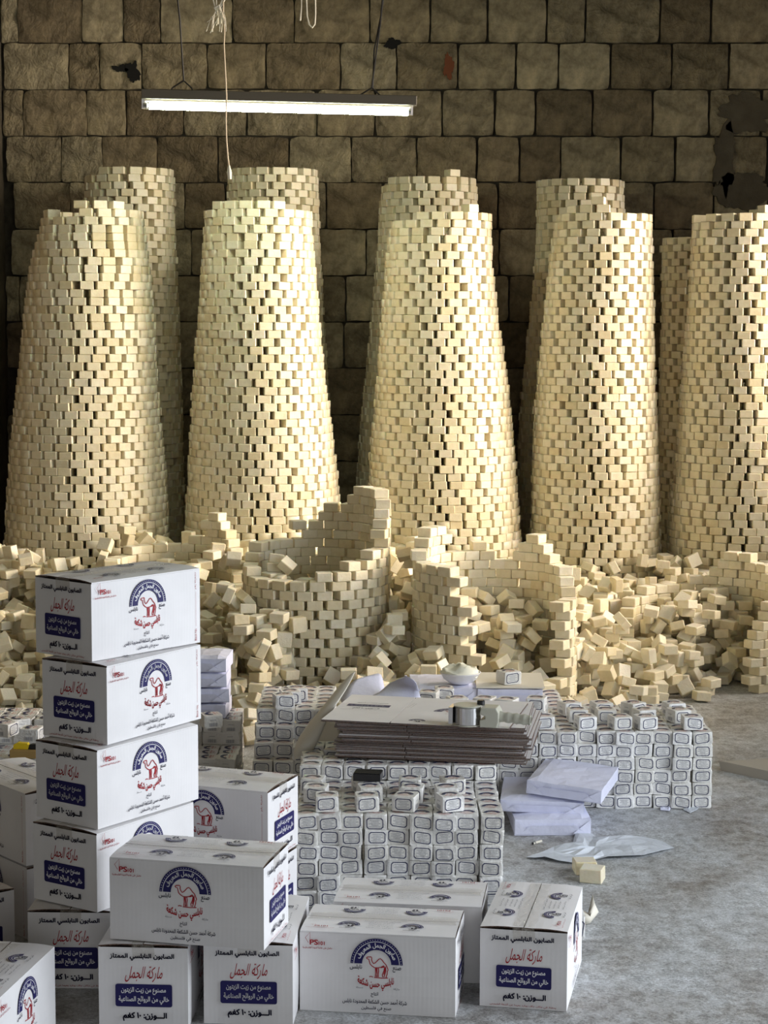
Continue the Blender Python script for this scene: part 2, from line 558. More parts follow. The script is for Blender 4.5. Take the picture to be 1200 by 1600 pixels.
class Print(MB):
    """flat print laid out on a sheet w x h, x to the right, y up, layer = small height"""

    def text(self, s, x0, x1, y0, y1, mi, bold=0.02, layer=1, fn=None, shear=0.0):
        V, F = text_geo(s, bold)
        pts = []
        for a, b in V:
            x, y = x0 + a * (x1 - x0) + shear * b * (y1 - y0), y0 + b * (y1 - y0)
            if fn:
                x, y = fn(x, y)
            pts.append((x, y, layer * 0.00012))
        return self.add(pts, F, mi)

    def poly(self, pts, mi, layer=1):
        return self.add([(x, y, layer * 0.00012) for x, y in pts], [tuple(range(len(pts)))], mi)

    def stroke(self, pts, w, mi, layer=1):
        pts = [Vector(p) for p in pts]
        n = len(pts)
        vs_ = []
        for i, p in enumerate(pts):
            t = pts[min(i + 1, n - 1)] - pts[max(i - 1, 0)]
            t = t.normalized() if t.length > 1e-9 else Vector((1, 0))
            q = Vector((-t.y, t.x)) * w / 2
            vs_ += [(*(p - q), layer * 0.00012), (*(p + q), layer * 0.00012)]
        return self.add(vs_, [(2 * i, 2 * i + 2, 2 * i + 3, 2 * i + 1) for i in range(n - 1)], mi)

    def band(self, cx, cy, r0, r1, a0, a1, mi, layer=1, n=28, sy=1.0):
        v, f = [], []
        for i in range(n + 1):
            a = R_(a0 + (a1 - a0) * i / n)
            v += [(cx + r0 * math.cos(a), cy + sy * r0 * math.sin(a), layer * 0.00012),
                  (cx + r1 * math.cos(a), cy + sy * r1 * math.sin(a), layer * 0.00012)]
        return self.add(v, [(2 * i, 2 * i + 1, 2 * i + 3, 2 * i + 2) for i in range(n)], mi, )


BL, BW, BH = 0.3723, 0.2091, 0.20        # carton length, width, height

CAMEL = [[(400, 388), (425, 372), (480, 370), (490, 385), (487, 420), (500, 455), (520, 482), (545, 470), (575, 440), (605, 405),
          (635, 393), (660, 415), (690, 455), (725, 490), (745, 530), (762, 578), (750, 600), (746, 650), (728, 702), (738, 714)],
         [(400, 388), (415, 405), (440, 410), (450, 450), (460, 490), (490, 520), (530, 545), (552, 555), (554, 640), (548, 704)],
         [(598, 548), (606, 600), (599, 660), (601, 706)], [(575, 555), (580, 640), (573, 706)],
         [(545, 550), (590, 550), (640, 540), (690, 510)], [(690, 510), (702, 545), (692, 600), (666, 660), (672, 704)],
         [(722, 520), (724, 600), (706, 660), (692, 704)], [(712, 540), (708, 600), (688, 660)],
         [(530, 715), (650, 722), (760, 715)], [(448, 708), (478, 700), (512, 710)], [(640, 545), (685, 535), (700, 520)]]


def emblem(P, cx, cy, s, full=True):
    """arch with lettering and a camel below; cy = level of the arch's feet, s = outer radius"""
    n = 30 if full else 14
    P.band(cx, cy, s * 0.555, s, 0, 180, 0, 1, n)
    P.band(cx, cy, s * 0.862, s * 0.885, 0, 180, 2, 2, n)
    if full:
        for i in range(30):
            a = R_(3 + i * 6)
            c, d = math.cos(a), math.sin(a)
            q = s * 0.012
            P.poly([(cx + s * 0.94 * c + q * ex, cy + s * 0.94 * d + q * ey) for ex, ey in ((-1, -1), (1, -1), (1, 1), (-1, 1))], 2, 2)

    def arc(x, y):
        a = R_(90 - x * 74)
        r = s * (0.60 + 0.23 * y)
        return cx + r * math.cos(a), cy + r * math.sin(a)
    if full:
        P.text('صابون الجمل المعروف', -1, 1, 0, 1, 2, 0.025, 2, arc)
    else:
        P.stroke([(cx + s * 0.7 * math.cos(R_(a)), cy + s * 0.7 * math.sin(R_(a))) for a in range(25, 156, 13)], s * 0.06, 2, 2)
    k = s / 435.0
    for line in CAMEL:
        P.stroke([(cx + (x - 570) * k, cy + (490 - y) * k) for x, y in line], s * (0.035 if full else 0.06), 1 if full else 3, 2)
    for a, b, c, d in ((552, 598, 560, 705), (685, 728, 520, 560)):
        P.stroke([(cx + (a - 570 + 10) * k, cy + (490 - c) * k), (cx + (b - 570 - 14) * k, cy + (490 - d) * k)], s * 0.03, 1 if full else 3, 2)


def side_print():
    W, H = BL, BH
    P = Print()

    def T(s, u0, u1, v0, v1, mi, bold=0.02, **k):
        P.text(s, u0 * W, u1 * W, (1 - v1) * H, (1 - v0) * H, mi, bold, **k)
    P.stroke([(0.068 * W, 0.89 * H), (0.068 * W, 0.985 * H), (0.038 * W, 0.92 * H), (0.058 * W, 0.86 * H)], 0.0011, 1)
    T('PS', .066, .121, .10, .165, 1, 0.03)
    T('101', .124, .163, .118, .165, 1, 0.03)
    T('حاصل على علامة الجودة الفلسطينية', .02, .212, .185, .214, 1, 0.02)
    emblem(P, 0.4975 * W, (1 - .365) * H, 0.0624)
    T('نابلس', .325, .404, .378, .445, 3, 0.015)
    T('صنع', .60, .655, .385, .455, 3, 0.015)

    def sag(x, y):
        t = (x / W - 0.492) / 0.119
        return x, y + 0.010 * (t * t) - 0.002
    P.text('نابلسي حسن شكعة', .375 * W, .609 * W, (1 - .685) * H, (1 - .545) * H, 1, 0.03, 1, sag)
    T('ماركة', .606, .645, .645, .675, 3, 0.0)
    T('مسجلة', .366, .41, .645, .67, 3, 0.0)
    T('انتاج', .461, .508, .705, .77, 3, 0.015)
    T('شركة أحمد حسن الشكعة المحدودة نابلس', .278, .692, .785, .862, 3, 0.02)
    T('صنع في فلسطين', .40, .592, .88, .94, 3, 0.015)
    return P.mesh('side_print', PRINT)


def batch_print():
    W, H = BL, BH
    P = Print()

    def turn(x, y):
        return 0.955 * W - (y - 0.5 * H), x
    P.text('تشغيلة رقم', 0.73 * H, 0.95 * H, 0.5 * H - .003, 0.5 * H + .003, 1, 0.01, 1, turn)
    P.text('Batch No.', 0.06 * H, 0.22 * H, 0.5 * H - .003, 0.5 * H + .003, 1, 0.01, 1, turn)
    P.stroke([(0.956 * W, 0.25 * H), (0.956 * W, 0.70 * H)], 0.0006, 1)
    return P.mesh('batch_print', PRINT)


def end_print(small=True):
    W, H = BW, BH
    P = Print()

    def T(s, u0, u1, v0, v1, mi, bold=0.02, **k):
        P.text(s, u0 * W, u1 * W, (1 - v1) * H, (1 - v0) * H, mi, bold, **k)
    T('الصابون النابلسي الممتاز', .13, .85, .085, .172, 3, 0.045)
    T('ماركة الجمل', .29, .70, .235, .425, 1, 0.004, shear=0.22)
    x0, x1, y0, y1, r = .19 * W, .825 * W, (1 - .72) * H, (1 - .45) * H, 0.005
    pts = []
    for cx, cy, a0 in ((x1 - r, y0 + r, -90), (x1 - r, y1 - r, 0), (x0 + r, y1 - r, 90), (x0 + r, y0 + r, 180)):
        pts += [(cx + r * math.cos(R_(a0 + k * 30)), cy + r * math.sin(R_(a0 + k * 30))) for k in range(4)]
    P.poly(pts, 0)
    T('مصنوع من زيت الزيتون', .255, .755, .485, .575, 2, 0.025, layer=2)
    T('خالي من الروائح الصناعية', .225, .79, .59, .69, 2, 0.025, layer=2)
    T('الـــوزن: ١٠ كغم', .27, .765, .785, .895, 3, 0.05)
    if small:
        T('يحفظ في مكان جاف وبارد بعيدا عن أشعة الشمس', .12, .88, .915, .955, 1, 0.01)
    return P.mesh('end_print', PRINT)


def flap_print():
    """one long top flap, x along the carton, y from the outer edge (0) to the seam"""
    P = Print()
    W = BL
    P.stroke([(0.085 * W, 0.031), (0.085 * W, 0.041), (0.06 * W, 0.034), (0.075 * W, 0.029)], 0.0007, 1)
    P.text('PS101', .085 * W, .17 * W, 0.021, 0.030, 1, 0.03)
    P.text('حاصل على علامة الجودة الفلسطينية', .03 * W, .22 * W, 0.0125, 0.0165, 1, 0.0)
    for c in (.30, .71):
        emblem(P, c * W, 0.043, 0.027, False)
        P.text('نابلسي حسن شكعة', (c - .055) * W, (c + .055) * W, 0.014, 0.024, 3, 0.0)
    for k, (t, w) in enumerate((('الصابون النابلسي الممتاز', .12), ('مصنوع من زيت الزيتون', .085), ('خالي من الروائح الصناعية', .08),
                                ('صنع في فلسطين', .08), ('شركة أحمد حسن الشكعة', .09))):
        P.text(t, (.505 - w) * W, (.505 + w) * W, 0.071 - k * 0.0115, 0.0775 - k * 0.0115, 3, 0.0)
    return P.mesh('flap_print', PRINT)


ME_SIDE, ME_BATCH = side_print(), batch_print()
ME_END, ME_END_P, ME_FLAP = end_print(True), end_print(False), flap_print()

# ------------------------------------------------------------------ the room
floor = MB().box(ROOM_L - 0.3, ROOM_R + 0.3, ROOM_F - 0.3, ROOM_B + 0.3, -0.12, 0).build('floor', M_FLOOR)
tag(floor, 'grey worn concrete floor with pale scuffs', kind='structure')
tag(MB().box(ROOM_L - 0.3, ROOM_R + 0.3, ROOM_F - 0.3, ROOM_B + 0.3, ROOM_H, ROOM_H + 0.2).build('ceiling', M_ROOM), kind='structure')
tag(MB().box(ROOM_L - 0.3, ROOM_L, ROOM_F - 0.3, ROOM_B + 0.3, 0, ROOM_H).build('wall_left', M_PLASTER), kind='structure')
wr = MB()
a0, a1, s0, h0 = DOOR_SIDE
b0, b1, s1, h1 = WIN_BACK
wr.box(ROOM_R, ROOM_R + 0.3, ROOM_F - 0.3, a0, 0, ROOM_H).box(ROOM_R, ROOM_R + 0.3, a0, a1, h0, ROOM_H)
wr.box(ROOM_R, ROOM_R + 0.3, a1, b0, 0, ROOM_H).box(ROOM_R, ROOM_R + 0.3, b0, b1, 0, s1).box(ROOM_R, ROOM_R + 0.3, b0, b1, h1, ROOM_H)
wr.box(ROOM_R, ROOM_R + 0.3, b1, ROOM_B + 0.3, 0, ROOM_H)
tag(wr.build('wall_right', M_ROOM), kind='structure')
wf = MB()
c0, c1, _, h2 = FILL_OPENING  # gap made for the added front fill
wf.box(ROOM_L, c0, ROOM_F - 0.3, ROOM_F, 0, ROOM_H).box(c1, ROOM_R, ROOM_F - 0.3, ROOM_F, 0, ROOM_H).box(c0, c1, ROOM_F - 0.3, ROOM_F, h2, ROOM_H)
tag(wf.build('wall_front', M_ROOM), kind='structure')

# back wall: dark mortar bed with each squared stone standing proud of it
wall = MB().box(ROOM_L - 0.3, ROOM_R + 0.3, ROOM_B, ROOM_B + 0.3, 0, ROOM_H).build('wall_back', M_MORTAR)
tag(wall, 'old wall of squared brown limestone blocks in courses', kind='structure')
FACE = ROOM_B - 0.045


def stone_mesh(w, h, seed):
    r = random.Random(seed)
    nx, nz = 15, 11
    off = Vector((seed * 3.7, seed * 1.3, seed * 2.1))
    tx, tz = r.uniform(-.007, .007), r.uniform(-.005, .005)
    rough = r.uniform(.5, 1.3)
    cut = [r.uniform(.0, .05) for _ in range(4)]
    V, F = [], []
    for i in range(nx + 1):
        for k in range(nz + 1):
            a, b = i / nx * 2 - 1, k / nz * 2 - 1
            edge = max(abs(a), abs(b)) ** 16
            corner = (abs(a) * abs(b)) ** 9
            q = (2 if a > 0 else 0) + (1 if b > 0 else 0)
            p = Vector((a * w / 2, 0, b * h / 2))
            x = a * w / 2 * (1 - cut[q] * corner) + .006 * edge * mnoise.noise(p * 14 + off)
            z = b * h / 2 * (1 - cut[q] * corner) + .006 * edge * mnoise.noise(p * 14 - off)
            d = mnoise.noise(p * 6 + off) * .016 + mnoise.noise(p * 15 + off) * .015 * rough + abs(mnoise.noise(p * 34 + off)) * .013 * rough
            V.append((x, -0.004 + d * .9 + edge * .005 + corner * .006 + tx * a + tz * b, z))
    I = lambda i, k: i * (nz + 1) + k
    for i in range(nx):
        for k in range(nz):
            F.append((I(i, k), I(i + 1, k), I(i + 1, k + 1), I(i, k + 1)))
    nf = len(F)
    rim = [I(i, 0) for i in range(nx)] + [I(nx, k) for k in range(nz)] + [I(i, nz) for i in range(nx, 0, -1)] + [I(0, k) for k in range(nz, 0, -1)]
    b, n = len(V), len(rim)
    V += [V[q] for q in rim]
    V += [(V[q][0], 0.05, V[q][2]) for q in rim]
    for j in range(n):
        F.append((b + j, b + n + j, b + n + (j + 1) % n, b + (j + 1) % n))
    me = bpy.data.meshes.new('stone')
    me.from_pydata(V, [], F)
    me.materials.append(M_STONE)
    me.polygons.foreach_set('use_smooth', [True] * nf + [False] * n)
    return me


ROWS = [-78, -5, 67, 140, 213, 285, 358]
JOINTS = {-5: [-55, 28, 128, 193, 250, 363, 460, 578, 672, 762, 855, 915, 1032, 1111, 1204, 1290],
          67: [-70, 5, 107, 156, 221, 323, 416, 532, 620, 715, 806, 873, 954, 1050, 1139, 1235, 1300],
          140: [-40, 36, 135, 197, 287, 385, 495, 586, 691, 773, 837, 926, 1020, 1108, 1190, 1290],
          213: [-60, 10, 96, 160, 245, 340, 452, 549, 651, 745, 812, 876, 970, 1055, 1132, 1200, 1290],
          285: [-45, 22, 110, 200, 288, 352, 440, 510, 598, 690, 778, 842, 930, 1022, 1115, 1200, 1290]}
ys = ROWS + [358 + 72.5 * k for k in range(1, 9)]
sd = 0
for r0, r1 in zip(ys[:-1], ys[1:]):
    if r0 in JOINTS:
        js = JOINTS[r0]
    else:
        js = [-70 - random.uniform(0, 40)]
        while js[-1] < 1290:
            js.append(js[-1] + random.uniform(66, 112))
    for j0, j1 in zip(js[:-1], js[1:]):
        A, B = at(j0, r1, FACE), at(j1, r0, FACE)
        if A.x < ROOM_L - 0.02:
            A.x = ROOM_L + 0.005
        if B.x - A.x < 0.08 or B.z < 0.05:
            continue
        g = random.uniform(0.006, 0.012)
        sd += 1
        link('stone', stone_mesh(B.x - A.x - g, B.z - A.z - g, sd), wall, ((A.x + B.x) / 2, FACE, (A.z + B.z) / 2))


def blotch(name, m, u, v, ru, rv, seed, thick=0.012, depth=FACE - 0.018):
    n = 44
    pts = []
    for k in range(n):
        a = 2 * math.pi * k / n
        q = 0.85 + .5 * mnoise.noise(Vector((math.cos(a) * 1.3 + seed * 5, math.sin(a) * 1.3, 0))) + .22 * mnoise.noise(Vector((math.cos(a) * 5, math.sin(a) * 5 + seed * 7, 0)))
        p = at(u + ru * q * math.cos(a), v + rv * q * math.sin(a), depth)
        pts.append((p.x, p.z))
    return MB().prism(pts[::-1], depth, depth + thick, 0).build(name, m, wall)


blotch('soot_and_hole_mark', M_SOOT_HOLE, 188, 107, 13, 7, 1, 0.03)
blotch('soot_and_hole_mark', M_SOOT_HOLE, 207, 112, 11, 21, 2, 0.03)
blotch('soot_and_hole_mark', M_SOOT_HOLE, 613, 68, 13, 10, 3, 0.03)  # no soot: the dark inside a mortar hole, painted as a black patch
blotch('red_stain', M_REDSTAIN, 700, 104, 9, 24, 4, 0.03)
blotch('plaster_patch', M_PLASTER, 1168, 178, 55, 34, 6, 0.04, FACE - 0.025)
blotch('plaster_patch', M_PLASTER, 1132, 250, 20, 60, 7, 0.04, FACE - 0.025)
blotch('plaster_patch', M_PLASTER, 1160, 300, 52, 32, 8, 0.04, FACE - 0.025)

# ------------------------------------------------------------------ soap bars: shapes and heaps of placements
SX, SZ = 0.065, 0.0395


def bar_geo(seed):
    r = random.Random(seed)
    h = (SX / 2, SX / 2, SZ / 2)
    c = r.uniform(0.0018, 0.0032)
    V, F, idx = [], [], {}
    J = {(a, b, d): [r.uniform(-.0011, .0011) for _ in range(3)] for a in (-1, 1) for b in (-1, 1) for d in (-1, 1)}
    for key, j in J.items():
        for ax in range(3):
            p = [key[k] * (h[k] - (0 if k == ax else c)) + j[k] for k in range(3)]
            idx[(key, ax)] = len(V)
            V.append(p)
    for ax in range(3):
        o = [k for k in range(3) if k != ax]
        for s in (-1, 1):
            q = []
            for e, f in ((-1, -1), (1, -1), (1, 1), (-1, 1)):
                k = [0, 0, 0]
                k[ax], k[o[0]], k[o[1]] = s, e, f
                q.append(idx[(tuple(k), ax)])
            F.append(q)
    for ax in range(3):
        o = [k for k in range(3) if k != ax]
        for e in (-1, 1):
            for f in (-1, 1):
                k0, k1 = [0, 0, 0], [0, 0, 0]
                k0[ax], k1[ax] = -1, 1
                for k in (k0, k1):
                    k[o[0]], k[o[1]] = e, f
                F.append([idx[(tuple(k0), o[0])], idx[(tuple(k1), o[0])], idx[(tuple(k1), o[1])], idx[(tuple(k0), o[1])]])
    for key in J:
        F.append([idx[(key, 0)], idx[(key, 1)], idx[(key, 2)]])
    V = np.array(V)
    out = []
    for f in F:                                            # face the normals outwards
        a, b, d = V[f[0]], V[f[1]], V[f[2]]
        if np.dot(np.cross(b - a, d - a), V[f].mean(0)) < 0:
            f = f[::-1]
        out.append(tuple(f))
    return V, out


NVAR = 7
BARS = [bar_geo(100 + k) for k in range(NVAR)]
BAR_ME = []
for V, F in BARS:
    me = bpy.data.meshes.new('soap_bar')
    me.from_pydata(V.tolist(), [], F)
    me.materials.append(M_SOAP)
    BAR_ME.append(me)


def rot_z(a):
    c, s = np.cos(a), np.sin(a)
    z, o = np.zeros_like(a), np.ones_like(a)
    return np.stack([np.stack([c, -s, z], -1), np.stack([s, c, z], -1), np.stack([z, z, o], -1)], -2)


def euler_R(rx, ry, rz):
    cx, sx, cy, sy, cz, sz = math.cos(rx), math.sin(rx), math.cos(ry), math.sin(ry), math.cos(rz), math.sin(rz)
    return (np.array([[cz, -sz, 0], [sz, cz, 0], [0, 0, 1]]) @ np.array([[cy, 0, sy], [0, 1, 0], [-sy, 0, cy]])
            @ np.array([[1, 0, 0], [0, cx, -sx], [0, sx, cx]]))


def ring_stack(axis, ztop, seed, zmin=0.0, loosen=1.0, fill=1.0):
    """courses of bars laid in rings. axis(z) -> (cx, cy, outer radius); ztop(theta degrees) -> height there"""
    r = np.random.default_rng(seed)
    pos, rot = [], []
    phase = r.uniform(0, 6.28)
    zt = np.array([ztop(t) for t in range(360)])
    k = 0
    while (k + 0.6) * SZ < zt.max():
        z = (k + 0.5) * SZ
        cx, cy, ro = axis(z)
        n = max(6, int(2 * math.pi * (ro - SX) / (SX * 1.02)))
        step = 2 * math.pi / n
        phase += step * 0.5 + r.normal(0, 0.10) * step
        wob = r.uniform(0, 6.28)
        for i in range(n):
            th = phase + i * step + r.normal(0, 0.05) * step * loosen
            deg = int(math.degrees(th)) % 360
            if (k + 0.6) * SZ > zt[deg] or z < zmin:
                continue
            rc = ro - SX / 2 + r.normal(0, 0.0028) * loosen + 0.002 * math.sin(3 * th + wob)
            tz = 0.0
            pos.append((cx + rc * math.cos(th), cy + rc * math.sin(th), z + tz))
            a = th + math.pi / 2 + r.normal(0, 0.035) * loosen
            rot.append(euler_R(r.normal(0, 0.012) * loosen, r.normal(0, 0.012) * loosen, a))
        k += 1
    return np.array(pos), np.array(rot)


def lerp(tab, x):
    return float(np.interp(x, [t[0] for t in tab], [t[1] for t in tab]))


def profile(depth, rows):
    """outline rows (v, left u, right u) measured in the photograph -> axis(z)"""
    zs, cs, rs = [], [], []
    for v, ul, ur in rows:
        A, B = at(ul, v, depth), at(ur, v, depth)
        zs.append(A.z)
        cs.append((A.x + B.x) / 2)
        rs.append((B.x - A.x) / 2)
    o = np.argsort(zs)
    zs, cs, rs = np.array(zs)[o], np.array(cs)[o], np.array(rs)[o]
    if zs[0] > 0.05:                                       # carry the outline on down to the floor
        zs, cs, rs = np.r_[0, zs], np.r_[cs[0], cs], np.r_[rs[0] + 0.04 * zs[0], rs]
    return lambda z: (float(np.interp(z, zs, cs)), depth, float(np.interp(z, zs, rs)))


def ztop_from(tab):
    """tab of (theta, z) around the full circle"""
    tab = sorted(tab)
    tab = [(tab[-1][0] - 360, tab[-1][1])] + tab + [(tab[0][0] + 360, tab[0][1])]
    return lambda t: lerp(tab, t % 360)


TOWERS = []   # name, label, axis, ztop


def tower(label, depth, rows, top, seed):
    ax = profile(depth, rows)
    zt = [(a, at(600, v, depth - 0.2).z) for a, v in top]
    TOWERS.append((label, ax, ztop_from(zt), seed))


tower('tall conical tower of cream soap bars at the far left of the front row', 9.75,
      [(325, 72, 222), (430, 45, 236), (530, 35, 242), (600, 28, 246), (700, 17, 256), (780, 12, 262), (850, 9, 265)],
      [(0, 328), (225, 333), (252, 333), (256, 316), (312, 316), (318, 330)], 1)
tower('tall conical tower of cream soap bars, second from left in the front row', 9.75,
      [(320, 321, 486), (400, 317, 491), (500, 309, 500), (600, 302, 509), (700, 296, 523), (800, 291, 532), (850, 288, 535)],
      [(0, 326), (215, 320), (300, 313), (320, 325)], 2)
tower('tall conical tower of cream soap bars, middle one of the front row', 9.95,
      [(330, 614, 768), (400, 603, 769), (480, 597, 776), (570, 590, 790), (640, 584, 798), (700, 578, 804), (800, 575, 811), (860, 574, 815)],
      [(0, 336), (200, 338), (280, 331), (300, 322), (325, 322), (335, 334)], 3)
tower('cream soap tower with stepped top, fourth from left in the front row', 10.0,
      [(335, 869, 1018), (430, 856, 1020), (500, 849, 1021), (560, 842, 1022), (650, 835, 1026), (750, 831, 1029), (830, 829, 1031), (900, 828, 1033)],
      [(0, 336), (200, 330), (235, 318), (245, 305), (262, 305), (266, 318), (278, 319), (284, 335)], 4)
tower('tall cream soap tower cut off by the right edge of the photo, front row', 10.0,
      [(335, 1084, 1236), (400, 1080, 1240), (500, 1074, 1248), (600, 1065, 1254), (700, 1057, 1262), (800, 1047, 1270), (880, 1041, 1276)],
      [(0, 318), (200, 338), (255, 332), (275, 324), (290, 315)], 5)
tower('soap tower standing behind the far left front tower', 10.72,
      [(265, 133, 272), (400, 128, 275), (500, 120, 280), (600, 116, 284), (700, 110, 286), (800, 106, 288)],
      [(0, 268), (220, 268), (250, 260), (310, 262)], 6)
tower('soap tower standing behind the second front tower from the left', 10.72,
      [(268, 357, 497), (400, 352, 501), (500, 346, 506), (600, 340, 513), (700, 335, 520), (800, 330, 526)],
      [(0, 268), (220, 266), (300, 262)], 7)
tower('soap tower standing behind the middle front tower', 10.82,
      [(275, 597, 744), (380, 590, 750), (450, 584, 756), (560, 574, 762), (640, 565, 768), (720, 559, 772), (800, 554, 776)],
      [(0, 272), (200, 284), (240, 274), (300, 268)], 8)
tower('dark soap tower standing behind the front tower with the stepped top', 10.92,
      [(280, 840, 973), (400, 837, 982), (480, 829, 988), (560, 820, 992), (650, 812, 996), (750, 807, 1000), (850, 804, 1003)],
      [(0, 272), (200, 282), (245, 278), (270, 274), (310, 271)], 9)
tower('low dark soap tower in the shade behind the tower at the right edge', 10.95,
      [(368, 1036, 1180), (500, 1034, 1182), (600, 1030, 1186), (700, 1026, 1190), (850, 1020, 1196)],
      [(0, 366), (200, 366)], 10)

STUBS = []


def stub(label, cx, cy, ro, top, seed):
    STUBS.append((label, (lambda z, c=(cx, cy, ro): (c[0], c[1], c[2] + 0.02 * max(0, 0.4 - z))), ztop_from(top), seed, (cx, cy, ro)))


stub('broken soap tower with a stepped high back wall and low curved front', -0.29, 8.20, 0.315,
     [(0, .86), (12, .90), (48, .90), (52, .86), (66, .86), (69, .82), (80, .82), (83, .78), (92, .78), (96, .74), (110, .74), (113, .69), (150, .67),
      (185, .60), (230, .56), (262, .565), (275, .60), (295, .61), (310, .65), (332, .68), (340, .74), (350, .82)], 21)
stub('broken soap tower open at the front with a curved back wall, behind the white bowl', 0.465, 8.05, 0.345,
     [(0, .50), (12, .56), (24, .62), (34, .66), (38, .71), (54, .71), (58, .67), (70, .635), (76, .635), (78, .60), (88, .60), (90, .67), (103, .67), (106, .635),
      (128, .64), (136, .75), (160, .75), (170, .70), (185, .655), (228, .64), (240, .60), (247, .46), (254, .28), (259, .14), (262, .02), (323, .02), (326, .46), (345, .48)], 22)
stub('ruined ring of soap bars at the right edge of the heap', 1.46, 8.68, 0.38,
     [(0, .46), (20, .50), (38, .54), (58, .54), (75, .50), (82, .42), (130, .41), (150, .36), (180, .25), (215, .12), (245, .02), (296, .02), (300, .33), (330, .42)], 23)
stub('low remnant of a soap tower behind the top carton', -0.98, 8.95, 0.33,
     [(0, .40), (35, .62), (50, .70), (62, .70), (66, .62), (80, .58), (120, .55), (180, .52), (270, .30)], 24)

# --- loose heap: bars dropped one after the other onto a height map
HX0, HX1, HY0, HY1, CELL = -2.2, 1.95, 6.95, 10.2, 0.008
nxh, nyh = int((HX1 - HX0) / CELL), int((HY1 - HY0) / CELL)
gx = HX0 + (np.arange(nxh) + 0.5) * CELL
gy = HY0 + (np.arange(nyh) + 0.5) * CELL
GX, GY = np.meshgrid(gx, gy, indexing='ij')
ctrl = [(30, 852, 9.25), (130, 852, 9.25), (230, 852, 9.2), (330, 868, 9.15), (30, 950, 8.75), (30, 1040, 8.2), (100, 950, 8.75), (200, 950, 8.75), (30, 1118, 7.75),
        (200, 1050, 8.15), (350, 905, 8.85), (400, 950, 8.45), (330, 960, 8.5), (380, 1050, 7.62), (385, 1110, 7.42), (440, 1040, 7.66),
        (480, 1082, 7.52), (405, 882, 8.3), (395, 897, 7.9), (375, 890, 8.2), (412, 930, 7.80), (432, 965, 7.76), (442, 1000, 7.72), (410, 1000, 7.62), (360, 950, 7.95), (335, 905, 8.5), (330, 1000, 7.85), (400, 1080, 7.42), (640, 880, 8.15), (622, 960, 7.78), (602, 1012, 7.64), (648, 1000, 7.62), (640, 1048, 7.46), (500, 905, 8.2), (430, 868, 8.25), (620, 852, 8.6), (630, 945, 8.05), (620, 1040, 7.62), (600, 1062, 7.5), (560, 1060, 7.6),
        (790, 935, 8.12), (770, 898, 8.3), (830, 1000, 7.82), (800, 1060, 7.52), (750, 1070, 7.5), (860, 1060, 7.62), (680, 1065, 7.5), (950, 925, 8.75), (950, 1000, 8.3), (930, 1060, 7.95),
        (1080, 940, 8.75), (1050, 1000, 8.4), (1100, 1050, 8.25), (860, 1095, 7.55), (1000, 960, 8.55), (990, 1040, 8.1)]
cp = [tuple(at(u, v, d)) for u, v, d in ctrl]
edge = [on(u, v, 0) for u, v in ((-40, 1145), (60, 1150), (200, 1150), (320, 1160), (410, 1192), (450, 1135), (520, 1130), (620, 1128), (740, 1125), (860, 1122), (930, 1120), (1010, 1110), (1060, 1104), (1100, 1098), (1135, 1083), (1160, 1086))]
cp += [(p.x, p.y, 0.0) for p in edge] + [(p.x, p.y - 0.25, -0.12) for p in edge]
cp += [(x, 9.9, 0.40) for x in np.linspace(-2.1, 1.9, 9)] + [(-2.15, 9.2, .5), (-2.15, 8.4, .3), (-2.15, 7.7, .05), (1.9, 8.3, -.05), (1.9, 8.0, -.2), (1.7, 7.8, -.2), (1.85, 9.0, .3)]
cp = np.array(cp)
Hs, Ws = np.zeros_like(GX), np.zeros_like(GX)
for x, y, z in cp:
    w = 1.0 / (((GX - x) ** 2 + (GY - y) ** 2) + 0.004) ** 2
    Hs += w * z
    Ws += w
Hs /= Ws
HM = np.zeros_like(GX)
block = np.zeros_like(GX, bool)
for lab, ax, zt, sd_ in TOWERS:
    c = ax(0.2)
    block |= (GX - c[0]) ** 2 + (GY - c[1]) ** 2 < (c[2] + 0.012) ** 2
for lab, ax, zt, sd_, (cx, cy, ro) in STUBS:
    rr = np.hypot(GX - cx, GY - cy)
    th = np.degrees(np.arctan2(GY - cy, GX - cx)) % 360
    zt_tab = np.array([zt(t) for t in range(361)])
    block |= (rr < ro + 0.008) & (rr > ro - SX - 0.004) & (zt_tab[th.astype(int)] > 0.05)
Hs[GY > 9.75] = -1
Hs[(GX > 1.0) & (GY < 7.98)] = -1
Hs[(GX > -0.25) & (GY < 7.36)] = -1
Hs[block] = -1
HB = np.where(block, 9.0, 0.0)
RAD = 0.055
nr = int(RAD / CELL) + 1
ox, oy = np.meshgrid(np.arange(-nr, nr + 1), np.arange(-nr, nr + 1), indexing='ij')
hb = np.array([SX / 2, SX / 2, SZ / 2])


def column_span(Rm, dx, dy):
    """lower and upper height of a turned bar above each grid column"""
    lo, hi = np.full(dx.shape, -9.0), np.full(dx.shape, 9.0)
    ok = np.ones(dx.shape, bool)
    for k in range(3):
        a = Rm[0, k] * dx + Rm[1, k] * dy
        b = Rm[2, k]
        if abs(b) < 1e-4:
            ok &= np.abs(a) <= hb[k]
        else:
            t0, t1 = (-hb[k] - a) / b, (hb[k] - a) / b
            lo = np.maximum(lo, np.minimum(t0, t1))
            hi = np.minimum(hi, np.maximum(t0, t1))
    return lo, hi, ok & (hi > lo)


